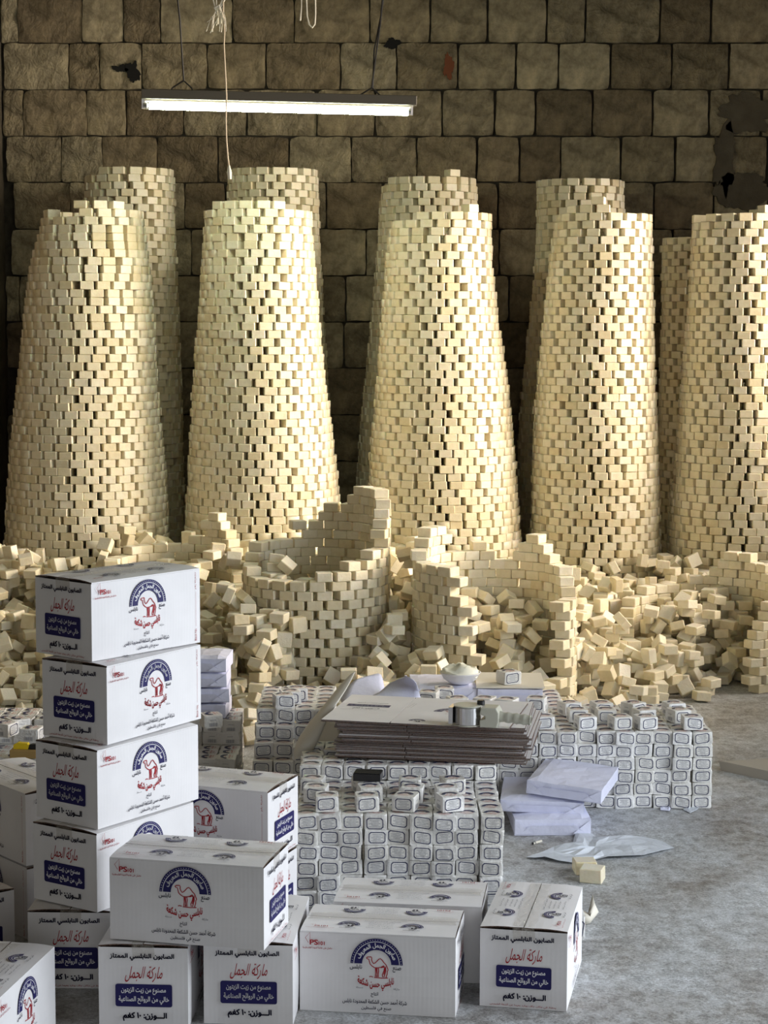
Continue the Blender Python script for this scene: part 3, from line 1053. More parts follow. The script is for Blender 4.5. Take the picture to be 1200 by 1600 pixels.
hp, hr = [], []
hrng = np.random.default_rng(5)
fails = 0
while len(hp) < 4200 and fails < 40:
    deficit = Hs - HM
    cand = np.argwhere(deficit > 0.012)
    if len(cand) < 30:
        break
    w = deficit[cand[:, 0], cand[:, 1]]
    pick = cand[hrng.choice(len(cand), size=min(90, len(cand)), replace=False, p=w / w.sum())]
    placed = 0
    for ci, cj in pick:
        if HM[ci, cj] > Hs[ci, cj] - 0.008:
            continue
        i0, i1, j0, j1 = ci - nr, ci + nr + 1, cj - nr, cj + nr + 1
        if i0 < 0 or j0 < 0 or i1 > nxh or j1 > nyh:
            continue
        best = None
        sub = np.maximum(HM[i0:i1, j0:j1], HB[i0:i1, j0:j1])
        for _ in range(3):
            q = hrng.random()
            if q < 0.22:
                Rm = euler_R(hrng.normal(0, .08), hrng.normal(0, .08), hrng.uniform(0, 6.28))
            elif q < 0.34:
                Rm = euler_R(math.pi / 2 + hrng.normal(0, .1), hrng.normal(0, .1), hrng.uniform(0, 6.28))
            else:
                Rm = euler_R(hrng.uniform(-1.2, 1.2), hrng.uniform(-1.2, 1.2), hrng.uniform(0, 6.28))
            dx, dy = ox * CELL, oy * CELL
            lo, hi, ok = column_span(Rm, dx, dy)
            if not ok.any():
                continue
            z = np.partition((sub - lo)[ok], -6)[-6] - 0.004     # sinks a little between its neighbours
            if z > 3:
                continue
            low = (z + lo[ok]).min()
            z += max(0.0, 0.001 - low)
            top = z + hi[ok].max()
            if best is None or top < best[0]:
                best = (top, z, Rm, hi, ok)
        if best is None or best[1] > Hs[ci, cj] + 0.075:
            HM[ci, cj] = max(HM[ci, cj], Hs[ci, cj])
            continue
        top, z, Rm, hi, ok = best
        s = HM[i0:i1, j0:j1]
        s[ok] = np.maximum(s[ok], z + hi[ok])
        hp.append((gx[ci], gy[cj], z))
        hr.append(Rm)
        placed += 1
    fails = fails + 1 if placed == 0 else 0
HEAP_P, HEAP_R = np.array(hp), np.array(hr)

# ------------------------------------------------------------------ wrapped soap: blocks of placements
WX, WY, WZ = 0.0640, 0.0655, 0.0435
ORD = ['first', 'second', 'third', 'fourth', 'fifth', 'sixth', 'seventh', 'eighth', 'ninth', 'tenth', 'eleventh', 'twelfth',
       'thirteenth', 'fourteenth', 'fifteenth', 'sixteenth', 'seventeenth', 'eighteenth', 'nineteenth', 'twentieth', 'twenty-first', 'twenty-second']
WB = []      # (pos, Rm, label, group)
wr_ = np.random.default_rng(3)


def wblock(x0, y0, ncol, nrow, ndeep, what, grp, turn=0.0, skip=None, heights=None, colpitch=0.065):
    for c in range(ncol):
        sag = wr_.normal(0, 0.0015, 3)
        for d in range(ndeep):
            rows = heights(c, d) if heights else nrow
            for k in range(rows):
                shown = d == 0 or k >= rows - 1 or c in (0, ncol - 1)
                if not shown:
                    continue
                if skip and skip(c, k, d):
                    continue
                p = (x0 + (c + .5) * colpitch + sag[0] + wr_.normal(0, .0016), y0 + (d + .5) * 0.0668 + sag[1] * 2 + wr_.normal(0, .0045),
                     (k + .5) * WZ + 0.0006)
                Rm = euler_R(wr_.normal(0, .015), wr_.normal(0, .03), turn + wr_.normal(0, .045))
                if d == 0 and k == rows - 1:
                    pl = 'top course of front, %s column from left' % ORD[c]
                elif d == 0:
                    pl = 'front face, %s course up, %s column' % (ORD[k], ORD[c])
                elif k == rows - 1:
                    pl = 'top, %s row back, %s column' % (ORD[d], ORD[c])
                else:
                    pl = '%s side, %s course, %s row back' % ('left' if c == 0 else 'right', ORD[k], ORD[d])
                WB.append((p, Rm, 'paper-wrapped soap bar in the %s, %s' % (what, pl), grp))


def wloose(x, y, z, yaw, label, grp, tilt=0.0):
    WB.append(((x, y, z + WZ / 2 + 0.002), euler_R(tilt, 0, yaw), label, grp))


# near block behind the cartons
CBX, CBY = -0.250, 5.262
wblock(CBX, CBY, 9, 6, 11, 'near block', 'wrapped bars of the near block')
ZC = 6 * WZ + 0.001
for gi, gxp in enumerate((-0.178, -0.052, 0.078, 0.192)):
    for k in range(3):
        wloose(gxp + wr_.normal(0, .008) + (-0.012 * k if gi == 0 else 0), CBY + 0.055 + 0.10 * k, ZC,
               (-.10, .20, -.12, .35)[gi] + wr_.normal(0, .14),
               'loose wrapped soap bar on the near block, %s line from left, %s from front' % (ORD[gi], ORD[k]), 'loose bars lying on the near block')
for c in range(9):
    for d in range(6, 11):
        if (c + d) % 3 != 0 or d == 6:
            wloose(CBX + (c + .5) * .065, CBY + (d + .5) * .0668, ZC, wr_.normal(0, .10),
                   'wrapped soap bar under the flat cartons, %s row back, %s column' % (ORD[d], ORD[c]), 'wrapped bars under the flat cartons')
# far right block
RBX, RBY, RBN = 1.106 - 17 * 0.0649, 6.355, 17
wblock(RBX, RBY, RBN, 6, 11, 'right block', 'wrapped bars of the right block', colpitch=0.0649, heights=lambda c, d: 6 if d < (11 if c < 10 else 7) else 0)
for gi, gxp in enumerate((0.545, 0.667, 0.785, 0.905, 1.035)):
    for k in range(3):
        wloose(gxp + wr_.normal(0, .010) - 0.012 * k, RBY + 0.05 + 0.115 * k, ZC, (.12, .05, .22, .26, .28)[gi] + wr_.normal(0, .16),
               'loose wrapped soap bar on the right block, %s line from left, %s from front' % (ORD[gi], ORD[k]), 'loose bars lying on the right block')
for k, (u, v) in enumerate(((670, 1100), (694, 1094), (714, 1110), (757, 1110), (792, 1112), (838, 1110))):
    p = on(u, v, ZC + WZ)
    for lv in (0, 1):
        wloose(p.x, p.y, ZC + lv * (WZ + .001), wr_.uniform(-.45, .45), ('lower' if lv == 0 else 'upper') + ' wrapped soap bar behind the tape dispenser, %s pair from left' % ORD[k], 'loose bars behind the tape dispenser')
# taller block on the left, beside the loose heap
wblock(-0.425, 6.10, 4, 8, 9, 'tall block', 'wrapped bars of the tall left block', heights=lambda c, d: 8 if d > 2 else (5 + d if c < 2 else 6 + (d > 1)))
for k in range(3):
    wloose(-0.335 + .02 * k, 6.33 + .06 * k, 8 * WZ, .25, 'wrapped soap bar on top of the tall left block, %s from front' % ORD[k], 'loose bars on the tall left block', 0)
# block behind the carton stack, ends with bar codes towards us
wblock(-1.47, 6.32, 15, 4, 3, 'low rear step', 'wrapped bars behind the carton stack', turn=math.pi / 2)
wblock(-1.47, 6.53, 15, 6, 3, 'high rear step', 'wrapped bars behind the carton stack', turn=math.pi / 2)
for k, (u, v) in enumerate(((28, 1135), (50, 1150), (8, 1142), (330, 1128))):
    p = on(u, v + 8, 6 * WZ)
    wloose(p.x, p.y, 6 * WZ + .001, (2.2, 1.4, 1.2, 1.9)[k], 'loose wrapped soap bar on the block behind the carton stack, %s from left' % ORD[[1, 2, 0, 3][k]], 'loose bars behind the carton stack')

# ------------------------------------------------------------------ cartons
CARTONS = [  # x, y, yaw, level, label, batch line, small line on ends
    (.001, 4.524, -7.8, 0, 'white soap carton on the floor in front, its long printed side facing us', 0, 1),
    (.073, 4.757, -6.9, 0, 'white soap carton tucked behind the front one, mostly its taped top showing', 0, 1),
    (.372, 4.640, 78.7, 0, 'white soap carton standing alone at the right, its end facing us', 0, 1),
    (-.431, 4.421, -12.6, 1, 'white soap carton resting across two others, long printed side facing us', 0, 1),
    (-.302, 4.535, 86.4, 0, 'white soap carton under the crosswise one, the right of the pair', 0, 0),
    (-.545, 4.513, 86.8, 0, 'white soap carton under the crosswise one, the left of the pair', 0, 0),
    (-.677, 4.867, 50.3, 4, 'topmost white soap carton of the tall stack', 1, 1),
    (-.664, 4.835, 57.7, 3, 'second white soap carton from the top of the tall stack', 1, 1),
    (-.672, 4.792, 54.6, 2, 'third white soap carton from the top of the tall stack', 0, 0),
    (-.680, 4.769, 56.7, 1, 'fourth white soap carton from the top of the tall stack', 0, 0),
    (-.762, 4.775, 88.5, 0, 'white soap carton at the bottom of the tall stack', 0, 1),
    (-.445, 5.137, -19.7, 1, 'white soap carton behind the tall stack, right end bright, beside the wrapped bars', 1, 1),
    (-.448, 5.140, -19.7, 0, 'white soap carton at floor level under the one beside the wrapped bars', 1, 1),
    (-.980, 5.160, -50.0, 1, 'shaded white soap carton at the left edge behind the tall stack', 1, 1),
    (-.980, 5.165, -50.0, 0, 'darkest white soap carton at floor level, under the shaded one at the left edge', 1, 1),
    (-1.140, 4.852, -50.0, 0, 'grey-shaded white soap carton at the left edge, cut off by the frame', 0, 1),
    (-.895, 4.160, 80.0, 0, 'nearest white soap carton in the lower left corner, bright printed side', 0, 1),
]


def carton_body():
    m = MB()
    a, b, h, t = BL / 2, BW / 2, BH - 0.0085, 0.0035
    # four walls and a bottom, walls bulge a touch
    def wall_quad(p, q, n=6, bulge=0.0035):
        p, q = Vector(p), Vector(q)
        d = (q - p)
        nrm = Vector((d.y, -d.x)).normalized()
        V, F = [], []
        for i in range(n + 1):
            for k in range(5):
                s, w = i / n, k / 4
                o = bulge * math.sin(math.pi * s) * math.sin(math.pi * w)
                c = p + d * s + nrm * o
                V.append((c.x, c.y, h * w))
        for i in range(n):
            for k in range(4):
                F.append((i * 5 + k, (i + 1) * 5 + k, (i + 1) * 5 + k + 1, i * 5 + k + 1))
        m.add(V, F)
    C = [(-a, -b), (a, -b), (a, b), (-a, b)]
    for i in range(4):
        wall_quad(C[i], C[(i + 1) % 4])
    m.add([(x, y, 0) for x, y in C], [(0, 3, 2, 1)])
    m.add([(x * .99, y * .985, h - 0.004) for x, y in C], [(0, 1, 2, 3)], 1)
    return m.mesh('carton_body', [M_CARTON, M_KRAFT])


def flap_mesh():
    """one long top flap: x along the carton, y from 0 at the folded edge to the seam"""
    n, k2 = 8, 5
    V, F = [], []
    w = BW / 2 - 0.0008
    for i in range(n + 1):
        for k in range(k2 + 1):
            s, q = i / n, k / k2
            x = -BL / 2 + 0.001 + (BL - 0.002) * s
            z = 0.0028 * math.sin(math.pi * s) * q + 0.0022 * math.sin(math.pi * min(1, q * 1.2)) + (0.004 * q * (abs(s - .5) * 2) ** 4)
            V.append((x, w * q, z))
    b = len(V)
    V += [(x, y, z - 0.0032) for x, y, z in V]
    I = lambda i, k: i * (k2 + 1) + k
    for i in range(n):
        for k in range(k2):
            F.append((I(i, k), I(i + 1, k), I(i + 1, k + 1), I(i, k + 1)))
            F.append((b + I(i, k), b + I(i, k + 1), b + I(i + 1, k + 1), b + I(i + 1, k)))
    mats = [0] * len(F)
    for i in range(n):
        F += [(I(i, 0), b + I(i, 0), b + I(i + 1, 0), I(i + 1, 0)), (I(i, k2), I(i + 1, k2), b + I(i + 1, k2), b + I(i, k2))]
        mats += [0, 1]
    for k in range(k2):
        F += [(I(0, k), I(0, k + 1), b + I(0, k + 1), b + I(0, k)), (I(n, k), b + I(n, k), b + I(n, k + 1), I(n, k + 1))]
        mats += [1, 1]
    m = MB()
    m.v, m.f, m.m = V, F, mats
    return m.mesh('top_flap', [M_CARTON, M_KRAFT], False)


def tape_mesh(seed):
    r = random.Random(seed)
    m = MB()
    hw = 0.026
    path = [(-BL / 2 - 0.0012, BH - 0.062), (-BL / 2 - 0.0012, BH - 0.03), (-BL / 2 - 0.0009, BH - 0.0030)]
    path += [(-BL / 2 + 0.02 + (BL - 0.04) * i / 10, BH + 0.0006 + 0.0010 * math.sin(math.pi * i / 10)) for i in range(11)]
    path += [(BL / 2 + 0.0009, BH - 0.0030), (BL / 2 + 0.0012, BH - 0.03), (BL / 2 + 0.0012, BH - 0.062)]
    V, F = [], []
    for x, z in path:
        o = r.uniform(-.002, .002)
        for k in range(5):
            V.append((x, -hw + o + 2 * hw * k / 4, z + (r.uniform(0, .0006) if 2 < len(V) < 70 else 0)))
    for i in range(len(path) - 1):
        for k in range(4):
            F.append((i * 5 + k, (i + 1) * 5 + k, (i + 1) * 5 + k + 1, i * 5 + k + 1))
    m.add(V, F)
    return m.mesh('sealing_tape', M_TAPE, True)


ME_BODY, ME_FLAPM = carton_body(), flap_mesh()
ME_TAPES = [tape_mesh(k) for k in range(3)]
CBOX_P, CBOX_R = [], []
for i, (x, y, yaw, lev, label, batch, small) in enumerate(CARTONS):
    c = empty('soap_carton', (x, y, lev * BH + (0.0008 if lev == 0 else 0.0030)), (0, 0, R_(yaw)))
    tag(c, label, 'carton', 'printed soap cartons')
    CBOX_P.append((x, y, lev * BH + BH / 2))
    CBOX_R.append(euler_R(0, 0, R_(yaw)))
    link('carton_body', ME_BODY, c)
    em = ME_END if small else ME_END_P
    dz = -0.0045
    off = 0.0040
    # flat print hugs the slightly bulged walls
    link('side_print', ME_SIDE, c, (-BL / 2, -BW / 2 - off, dz), (R_(90), 0, 0))
    link('side_print', ME_SIDE, c, (BL / 2, BW / 2 + off, dz), (R_(90), 0, R_(180)))
    if batch:
        link('batch_print', ME_BATCH, c, (-BL / 2, -BW / 2 - off * .5, dz), (R_(90), 0, 0))
        link('batch_print', ME_BATCH, c, (BL / 2, BW / 2 + off * .5, dz), (R_(90), 0, R_(180)))
    link('end_print', em, c, (BL / 2 + off, -BW / 2, dz), (R_(90), 0, R_(90)))
    link('end_print', em, c, (-BL / 2 - off, BW / 2, dz), (R_(90), 0, R_(-90)))
    for s in (0, 1):
        f = link('top_flap', ME_FLAPM, c, (0, (-1, 1)[s] * (BW / 2 + 0.0003), BH - 0.0050), (random.uniform(.0, .012), 0, R_(180) * s))
        link('flap_print', ME_FLAP, f, (-BL / 2, 0, 0.0056))
    tp = link('sealing_tape', ME_TAPES[i % 3], c)
    tp['label'] = 'clear glossy packing tape'
CBOX_P, CBOX_R = np.array(CBOX_P), np.array(CBOX_R)

# ------------------------------------------------------------------ which bars show, and how large
TW = [(lab,) + ring_stack(ax, zt, sd_) for lab, ax, zt, sd_ in TOWERS]
ST = [(lab,) + ring_stack(ax, zt, sd_, loosen=0.9) for lab, ax, zt, sd_, _ in STUBS]
WP = np.array([w[0] for w in WB])
WR = np.array([w[1] for w in WB])
RES = 4.0
GW, GH = 340, 440
zbuf = np.full(GW * GH, 1e9)


def samples(P, Rm, half, n):
    t = (np.arange(n) + 0.5) / n * 2 - 1
    A, B = np.meshgrid(t, t, indexing='ij')
    A, B = A.ravel(), B.ravel()
    out = []
    for ax in range(3):
        o = [k for k in range(3) if k != ax]
        for s in (-1, 1):
            q = np.zeros((n * n, 3))
            q[:, ax], q[:, o[0]], q[:, o[1]] = s * half[ax], A * half[o[0]], B * half[o[1]]
            nrm = Rm[:, :, ax] * s
            front = np.einsum('ij,ij->i', nrm, P - np.array([0, 0, CAMH])) < 0
            ids = np.nonzero(front)[0]
            W = np.einsum('nij,kj->nki', Rm[ids], q) + P[ids][:, None, :]
            u, v, d = project(W)
            cosf = -np.einsum('ij,ij->i', nrm[ids], P[ids] - np.array([0, 0, CAMH])) / np.linalg.norm(P[ids] - np.array([0, 0, CAMH]), axis=1)
            wgt = (4 * half[o[0]] * half[o[1]] * cosf / (n * n))[:, None] * (FPX / d) ** 2
            iu, iv = np.floor(u / RES).astype(int) + 20, np.floor(v / RES).astype(int) + 20
            ok = (iu >= 20) & (iu < 320) & (iv >= 20) & (iv < 420)
            out.append((np.broadcast_to(ids[:, None], u.shape)[ok], (iu * GH + iv)[ok], d[ok], wgt[ok]))
    return [np.concatenate([o[k] for o in out]) for k in range(4)]


bh = np.array([SX / 2, SX / 2, SZ / 2])
wh = np.array([WX / 2, WY / 2, WZ / 2])
SETS = [samples(P, Rm, bh, 6) for _, P, Rm in TW] + [samples(P, Rm, bh, 7) for _, P, Rm in ST] + [samples(HEAP_P, HEAP_R, bh, 7), samples(WP, WR, wh, 10)]
SETS.append(samples(CBOX_P, CBOX_R, np.array([BL / 2, BW / 2, BH / 2]), 110))
for ids, cell, d, w in SETS:
    np.minimum.at(zbuf, cell, d)
SHOW = []
for k, (ids, cell, d, w) in enumerate(SETS[:-1]):
    n = ([len(t[1]) for t in TW] + [len(t[1]) for t in ST] + [len(HEAP_P), len(WP)])[k]
    vis = d < zbuf[cell] + 0.03
    SHOW.append(np.bincount(ids[vis], weights=w[vis], minlength=n))


def split_top(show, limit=300, least=6.0):
    o = np.argsort(-show)
    top = [i for i in o[:limit] if show[i] > least]
    m = np.zeros(len(show), bool)
    m[top] = True
    return top, np.nonzero(~m)[0]


def M44(P, Rm):
    m = Matrix([list(Rm[0]) + [P[0]], list(Rm[1]) + [P[1]], list(Rm[2]) + [P[2]], [0, 0, 0, 1]])
    return m


def joined_bars(name, P, Rm, parent=None):
    nv = len(BARS[0][0])
    var = rng.integers(0, NVAR, len(P))
    V = np.concatenate([(BARS[var[i]][0] @ Rm[i].T + P[i]) for i in range(len(P))]) if len(P) else np.zeros((0, 3))
    F0 = BARS[0][1]
    lens = np.array([len(f) for f in F0])
    flat = [np.concatenate([np.array(f) for f in BARS[k][1]]) for k in range(NVAR)]
    loops = np.concatenate([flat[var[i]] + i * nv for i in range(len(P))])
    me = bpy.data.meshes.new(name)
    me.vertices.add(len(V))
    me.vertices.foreach_set('co', V.ravel())
    me.loops.add(len(loops))
    me.loops.foreach_set('vertex_index', loops.astype(np.int32))
    nf = len(F0) * len(P)
    me.polygons.add(nf)
    tl = np.tile(lens, len(P))
    me.polygons.foreach_set('loop_start', np.concatenate([[0], np.cumsum(tl)[:-1]]).astype(np.int32))
    a = me.attributes.new('tint', 'FLOAT', 'POINT')
    a.data.foreach_set('value', np.repeat(rng.random(len(P)), nv))
    me.materials.append(M_SOAP)
    me.update(calc_edges=True)
    me.validate()
    return link(name, me, parent)


def bar_object(P, Rm, parent=None):
    o = link('soap_bar', random.choice(BAR_ME), parent)
    if parent:
        o.matrix_local = parent.matrix_basis.inverted() @ M44(P, Rm)
    else:
        o.matrix_basis = M44(P, Rm)
    return o


for k, (lab, P, Rm) in enumerate(TW + ST):
    is_tower = k < len(TW)
    c = (TOWERS[k][1](0) if is_tower else STUBS[k - len(TW)][4])
    e = empty('soap_tower' if is_tower else 'broken_soap_tower', (c[0], c[1], 0))
    tag(e, lab, 'soap tower', 'soap towers along the wall' if is_tower else 'broken soap towers')
    top, rest = split_top(SHOW[k])
    for i in top:
        bar_object(P[i], Rm[i], e)
    if len(rest):
        j = joined_bars('further_soap_bars', P[rest] - np.array([c[0], c[1], 0]), Rm[rest], e)
        tag(j, kind='stuff')


def heap_zone(p):
    for (lab, _, _, _, (cx, cy, ro)), txt in zip(STUBS, ('inside the broken tower with the stepped back wall', 'inside the open broken tower behind the bowl',
                                                         'inside the ruined ring at the right edge', 'behind the top carton')):
        if math.hypot(p[0] - cx, p[1] - cy) < ro:
            return txt
    u, v, d = project(np.array(p))
    if u < 62:
        return 'at the far left beside the carton stack'
    if u < 312:
        return 'against the far left tower, above the carton stack'
    if u < 440 and v > 1020:
        return 'low at the right of the carton stack'
    if u < 440:
        return 'at mid height right of the carton stack'
    if u < 560:
        return 'at the foot of the stepped broken tower'
    if u < 670:
        return 'between the two middle broken towers'
    if u < 880:
        return 'spilling out of the open broken tower'
    if u < 1000 and v < 1000:
        return 'high between the open broken tower and the ruined ring'
    if u < 1000:
        return 'low, just behind the right block of wrapped bars'
    return 'at the right front edge on the floor'


top, rest = split_top(SHOW[-2])
ZONES = {}
for i in top:
    ZONES.setdefault(heap_zone(HEAP_P[i]), []).append((i,) + tuple(float(q) for q in project(HEAP_P[i])[:2]))


def heap_part(i):
    """place of the bar among the bars of its own zone"""
    z = ZONES[heap_zone(HEAP_P[i])]
    me_ = [q for q in z if q[0] == i][0]
    if len(z) < 4:
        return ''
    a = sum(q[1] < me_[1] for q in z) / len(z)
    b = sum(q[2] < me_[2] for q in z) / len(z)
    return ', %s %s' % ('upper' if b < .33 else ('middle' if b < .67 else 'lower'), 'left' if a < .33 else ('centre' if a < .67 else 'right'))


for i in top:
    o = bar_object(HEAP_P[i], HEAP_R[i])
    tag(o, 'loose cream soap bar ' + heap_zone(HEAP_P[i]) + heap_part(i), 'soap bar', 'loose soap bars in the heap')
j = joined_bars('soap_heap', HEAP_P[rest], HEAP_R[rest])
tag(j, 'remaining jumble of loose cream soap bars in the heap', 'soap heap', kind='stuff')

# ------------------------------------------------------------------ wrapped bars as objects
def wrap_body(seed):
    r = random.Random(seed)
    h = (WX / 2, WY / 2, WZ / 2)
    m = MB()
    key = {}

    def vert(p):
        q = tuple(round(c, 5) for c in p)
        if q not in key:
            edge = sum(1 for k in range(3) if abs(abs(p[k]) - 1) < 1e-6)
            f = 1.0 if edge == 1 else (0.985 if edge == 2 else 0.955)
            key[q] = len(m.v)
            m.v.append(tuple(p[k] * h[k] * (f if abs(p[k]) > .99 else 1) + r.uniform(-.0011, .0011) for k in range(3)))
        return key[q]
    g = (-1, -0.8, 0.8, 1)
    for ax in range(3):
        o = [(ax + 1) % 3, (ax + 2) % 3]
        for s in (-1, 1):
            for i in range(3):
                for k in range(3):
                    q = []
                    for a, b in ((g[i], g[k]), (g[i + 1], g[k]), (g[i + 1], g[k + 1]), (g[i], g[k + 1])):
                        p = [0, 0, 0]
                        p[ax], p[o[0]], p[o[1]] = s, a, b
                        q.append(vert(p))
                    m.f.append(tuple(q if s > 0 else q[::-1]))
                    m.m.append(0)
    return m


def label_geo(seed):
    """bordered label on the end (-y face), with lines of fine print"""
    r = random.Random(seed)
    P = Print()
    cx, cz = r.uniform(-.004, .004), r.uniform(-.0035, .0015)
    w, h, c, t = 0.0235, 0.0160, 0.0055, 0.0023
    sk = r.uniform(-.16, .16)

    def octo(w, h, c):
        pts = [(-w + c, -h), (w - c, -h), (w, -h + c), (w, h - c), (w - c, h), (-w + c, h), (-w, h - c), (-w, -h + c)]
        return [(cx + x, cz + z + sk * x) for x, z in pts]
    A, B = octo(w, h, c), octo(w - t, h - t, c - t * .4)
    P.add([(x, y, 0) for x, y in A + B], [(i, (i + 1) % 8, 8 + (i + 1) % 8, 8 + i) for i in range(8)], 1)
    for k in range(5):
        hw = (.014, .011, .016, .010, .017)[k]
        z = 0.0090 - k * 0.0045
        P.stroke([(cx - hw, cz + z - sk * hw), (cx + hw, cz + z + sk * hw)], 0.0013, 2)
    return P


def topmark_geo():
    P = Print()
    P.band(0, -0.004, 0.0145, 0.0245, 5, 175, 1, 1, 8)
    P.stroke([(-.008, .002), (-.003, .006), (0, .001), (.004, .007), (.007, 0)], 0.0016, 3)
    P.stroke([(-.018, -.013), (-.010, -.008), (-.004, -.014), (.003, -.008), (.010, -.014), (.018, -.008)], 0.0028, 3)
    P.stroke([(-.012, -.020), (.012, -.020)], 0.0012, 3)
    return P


def barcode_geo():
    P = Print()
    x = -.014
    r = random.Random(4)
    while x < .014:
        w = r.choice((.0008, .0012, .002))
        P.stroke([(x, -.016), (x, -.004)], w, 2)
        x += w + r.choice((.0008, .0014))
    P.stroke([(-.010, .006), (.010, .006)], .0012, 2)
    return P


WBODY = [wrap_body(k) for k in range(5)]
WLAB = [label_geo(k) for k in range(9)]
WTOP, WBAR = topmark_geo(), barcode_geo()
ME_WB = [b.mesh('wrapped_soap', [M_WRAP]) for b in WBODY]
ME_WL = [p.mesh('end_label', WRAPM) for p in WLAB]
ME_WT, ME_WC = WTOP.mesh('top_mark', WRAPM), WBAR.mesh('bar_code', WRAPM)
E = 0.0013
TR_LAB = Matrix.Translation((0, -WY / 2 - E, 0)) @ Matrix.Rotation(R_(90), 4, 'X')
TR_LAB2 = Matrix.Rotation(R_(180), 4, 'Z') @ TR_LAB
TR_TOP = Matrix.Translation((0, 0, WZ / 2 + E))
TR_BARL = Matrix.Translation((-WX / 2 - E, 0, 0)) @ Matrix.Rotation(R_(-90), 4, 'Z') @ Matrix.Rotation(R_(90), 4, 'X')
TR_BARR = Matrix.Translation((WX / 2 + E, 0, 0)) @ Matrix.Rotation(R_(90), 4, 'Z') @ Matrix.Rotation(R_(90), 4, 'X')
top, rest = split_top(SHOW[-1])
for i in top:
    p, Rm, lab, grp = WB[i]
    k = random.randrange(5)
    o = link('wrapped_soap_bar', ME_WB[k])
    o.matrix_basis = M44(p, Rm)
    tag(o, lab, 'wrapped soap', grp)
    link('end_label', random.choice(ME_WL), o).matrix_basis = TR_LAB
    link('top_mark', ME_WT, o).matrix_basis = TR_TOP
    link('bar_code', ME_WC, o).matrix_basis = TR_BARL
    link('bar_code', ME_WC, o).matrix_basis = TR_BARR
m = MB()
for i in rest:
    p, Rm, lab, grp = WB[i]
    T = M44(p, Rm)
    b = random.choice(WBODY)
    m.add([T @ Vector(v) for v in b.v], b.f, 0)
    if SHOW[-1][i] > 0.5:
        for g, tr in ((random.choice(WLAB), TR_LAB), (WTOP, TR_TOP), (WBAR, TR_BARL)):
            base_i = len(m.v)
            m.v += [tuple(T @ tr @ Vector(v)) for v in g.v]
            m.f += [tuple(base_i + q for q in f) for f in g.f]
            m.m += g.m
o = m.build('wrapped_soap_blocks', WRAPM)
tag(o, 'remaining wrapped soap bars inside and behind the stacked blocks', 'wrapped soap', kind='stuff')

# ------------------------------------------------------------------ fluorescent lamp
LD = 8.75
A, B = at(226, 165, LD), at(641, 175, LD)
lamp = empty('fluorescent_lamp', (A + B) / 2)
tag(lamp, 'lit fluorescent tube lamp hanging on wires in front of the wall', 'lamp')
ln = (B - A).length
tilt = math.atan2(B.z - A.z, B.x - A.x)
lamp.rotation_euler = (0, -tilt, 0)
hl = ln / 2
h = MB().prism([(-hl - .012, .028), (hl + .028, .028), (hl + .028, .070), (-hl - .012, .070)], -.03, .03).build('housing', M_HOUSING, lamp)
bevel(h, .003)
MB().box(-hl, hl + .01, -.014, .014, .019, .0275).build('reflector_strip', M_CREAM, lamp)
MB().tube([(-hl + .02, 0, 0), (0, 0, 0), (hl - .008, 0, 0)], 0.0165, 16).build('tube', M_TUBE, lamp, smooth=True)
for s in (-1, 1):
    x = s * (hl + .004)
    MB().box(x - .008, x + .008, -.012, .012, -.014, .03).build('tube_holder', M_ENAMEL, lamp)
    MB().tube([(s * (hl - .012), 0, 0), (s * (hl + .004), 0, 0)], .0165, 14).build('end_cap', M_STEEL, lamp)
TI = Matrix.Translation(lamp.location) @ Matrix.Rotation(-tilt, 4, 'Y')
TI = TI.inverted()
for (u0, v0, u1, v1, k) in ((287, 126, 271, -60, 1), (581, 137, 603, -60, 2)):
    p, q = TI @ at(u0, v0, LD), TI @ at(u1, v1, LD)
    q = TI @ (lamp.location + (Matrix.Rotation(-tilt, 4, 'Y') @ q))
    mid = (p + q) / 2 + Vector((.006, 0, 0))
    w = MB().tube([p, p.lerp(q, .3) + Vector((.003, 0, 0)), mid, q], .0042, 5)
    for dx in (-.055, .04):
        w.tube([p, p + Vector((dx * .9, 0, -.032)), p + Vector((dx, 0, -.042))], .0036, 5)
    if k == 2:
        w.tube([p + Vector((.004, .006, 0)), p.lerp(q, .3) + Vector((-.008, .006, 0)), p.lerp(q, .6) + Vector((.006, .006, 0)), q + Vector((.012, 0, 0))], .0036, 5)
    w.build('hanging_wire', M_WIRE, lamp)
# cords above
CD = 8.45
cpts = [(349, -60), (349, 20), (351, 50), (350, 70), (352, 110), (354, 150), (353, 185), (354, 220), (356, 245), (358, 262)]
pts = [at(u, v, CD) for u, v in cpts]
cord = MB().tube(pts, .0036, 6).build('hanging_cord', M_CORD)
tag(cord, 'pale frayed cord hanging down across the fluorescent lamp', 'cord')
kn = MB().tube([pts[-1] + Vector((0, 0, .01)), pts[-1] + Vector((.001, 0, -.02)), pts[-1] + Vector((.003, 0, -.05))], [.004, .011, .008], 7)
kn.build('frayed_end', M_CORDW, cord)
fr = MB()
r = random.Random(3)
for k in range(16):
    a = at(338 + r.uniform(-3, 12), r.uniform(8, 22), CD)
    b = at(330 + r.uniform(-10, 26), r.uniform(32, 52), CD - r.uniform(-.03, .03))
    fr.tube([a, (a + b) / 2 + Vector((r.uniform(-.01, .01), r.uniform(-.01, .01), .01)), b], .0019, 4)
for u in (330, 336, 347, 352):
    fr.tube([at(u, -60, CD), at(u + 2, -5, CD), at(339 + (u - 338) * .3, 14, CD)], .003, 5)
fr.tube([at(335, 14, CD), at(342, 9, CD), at(345, 20, CD)], .008, 6)
fr.build('frayed_knot', M_CORDW, cord)
lp = [at(u, v, CD) for u, v in ((480, -60), (479, 0), (480, 25), (483, 38), (488, 43), (492, 38), (493, 20), (492, -60))]
loop = MB().tube(lp, .0034, 6).build('cord_loop', M_CORDW)
tag(loop, 'white cord loop hanging at the top edge above the lamp', 'cord')
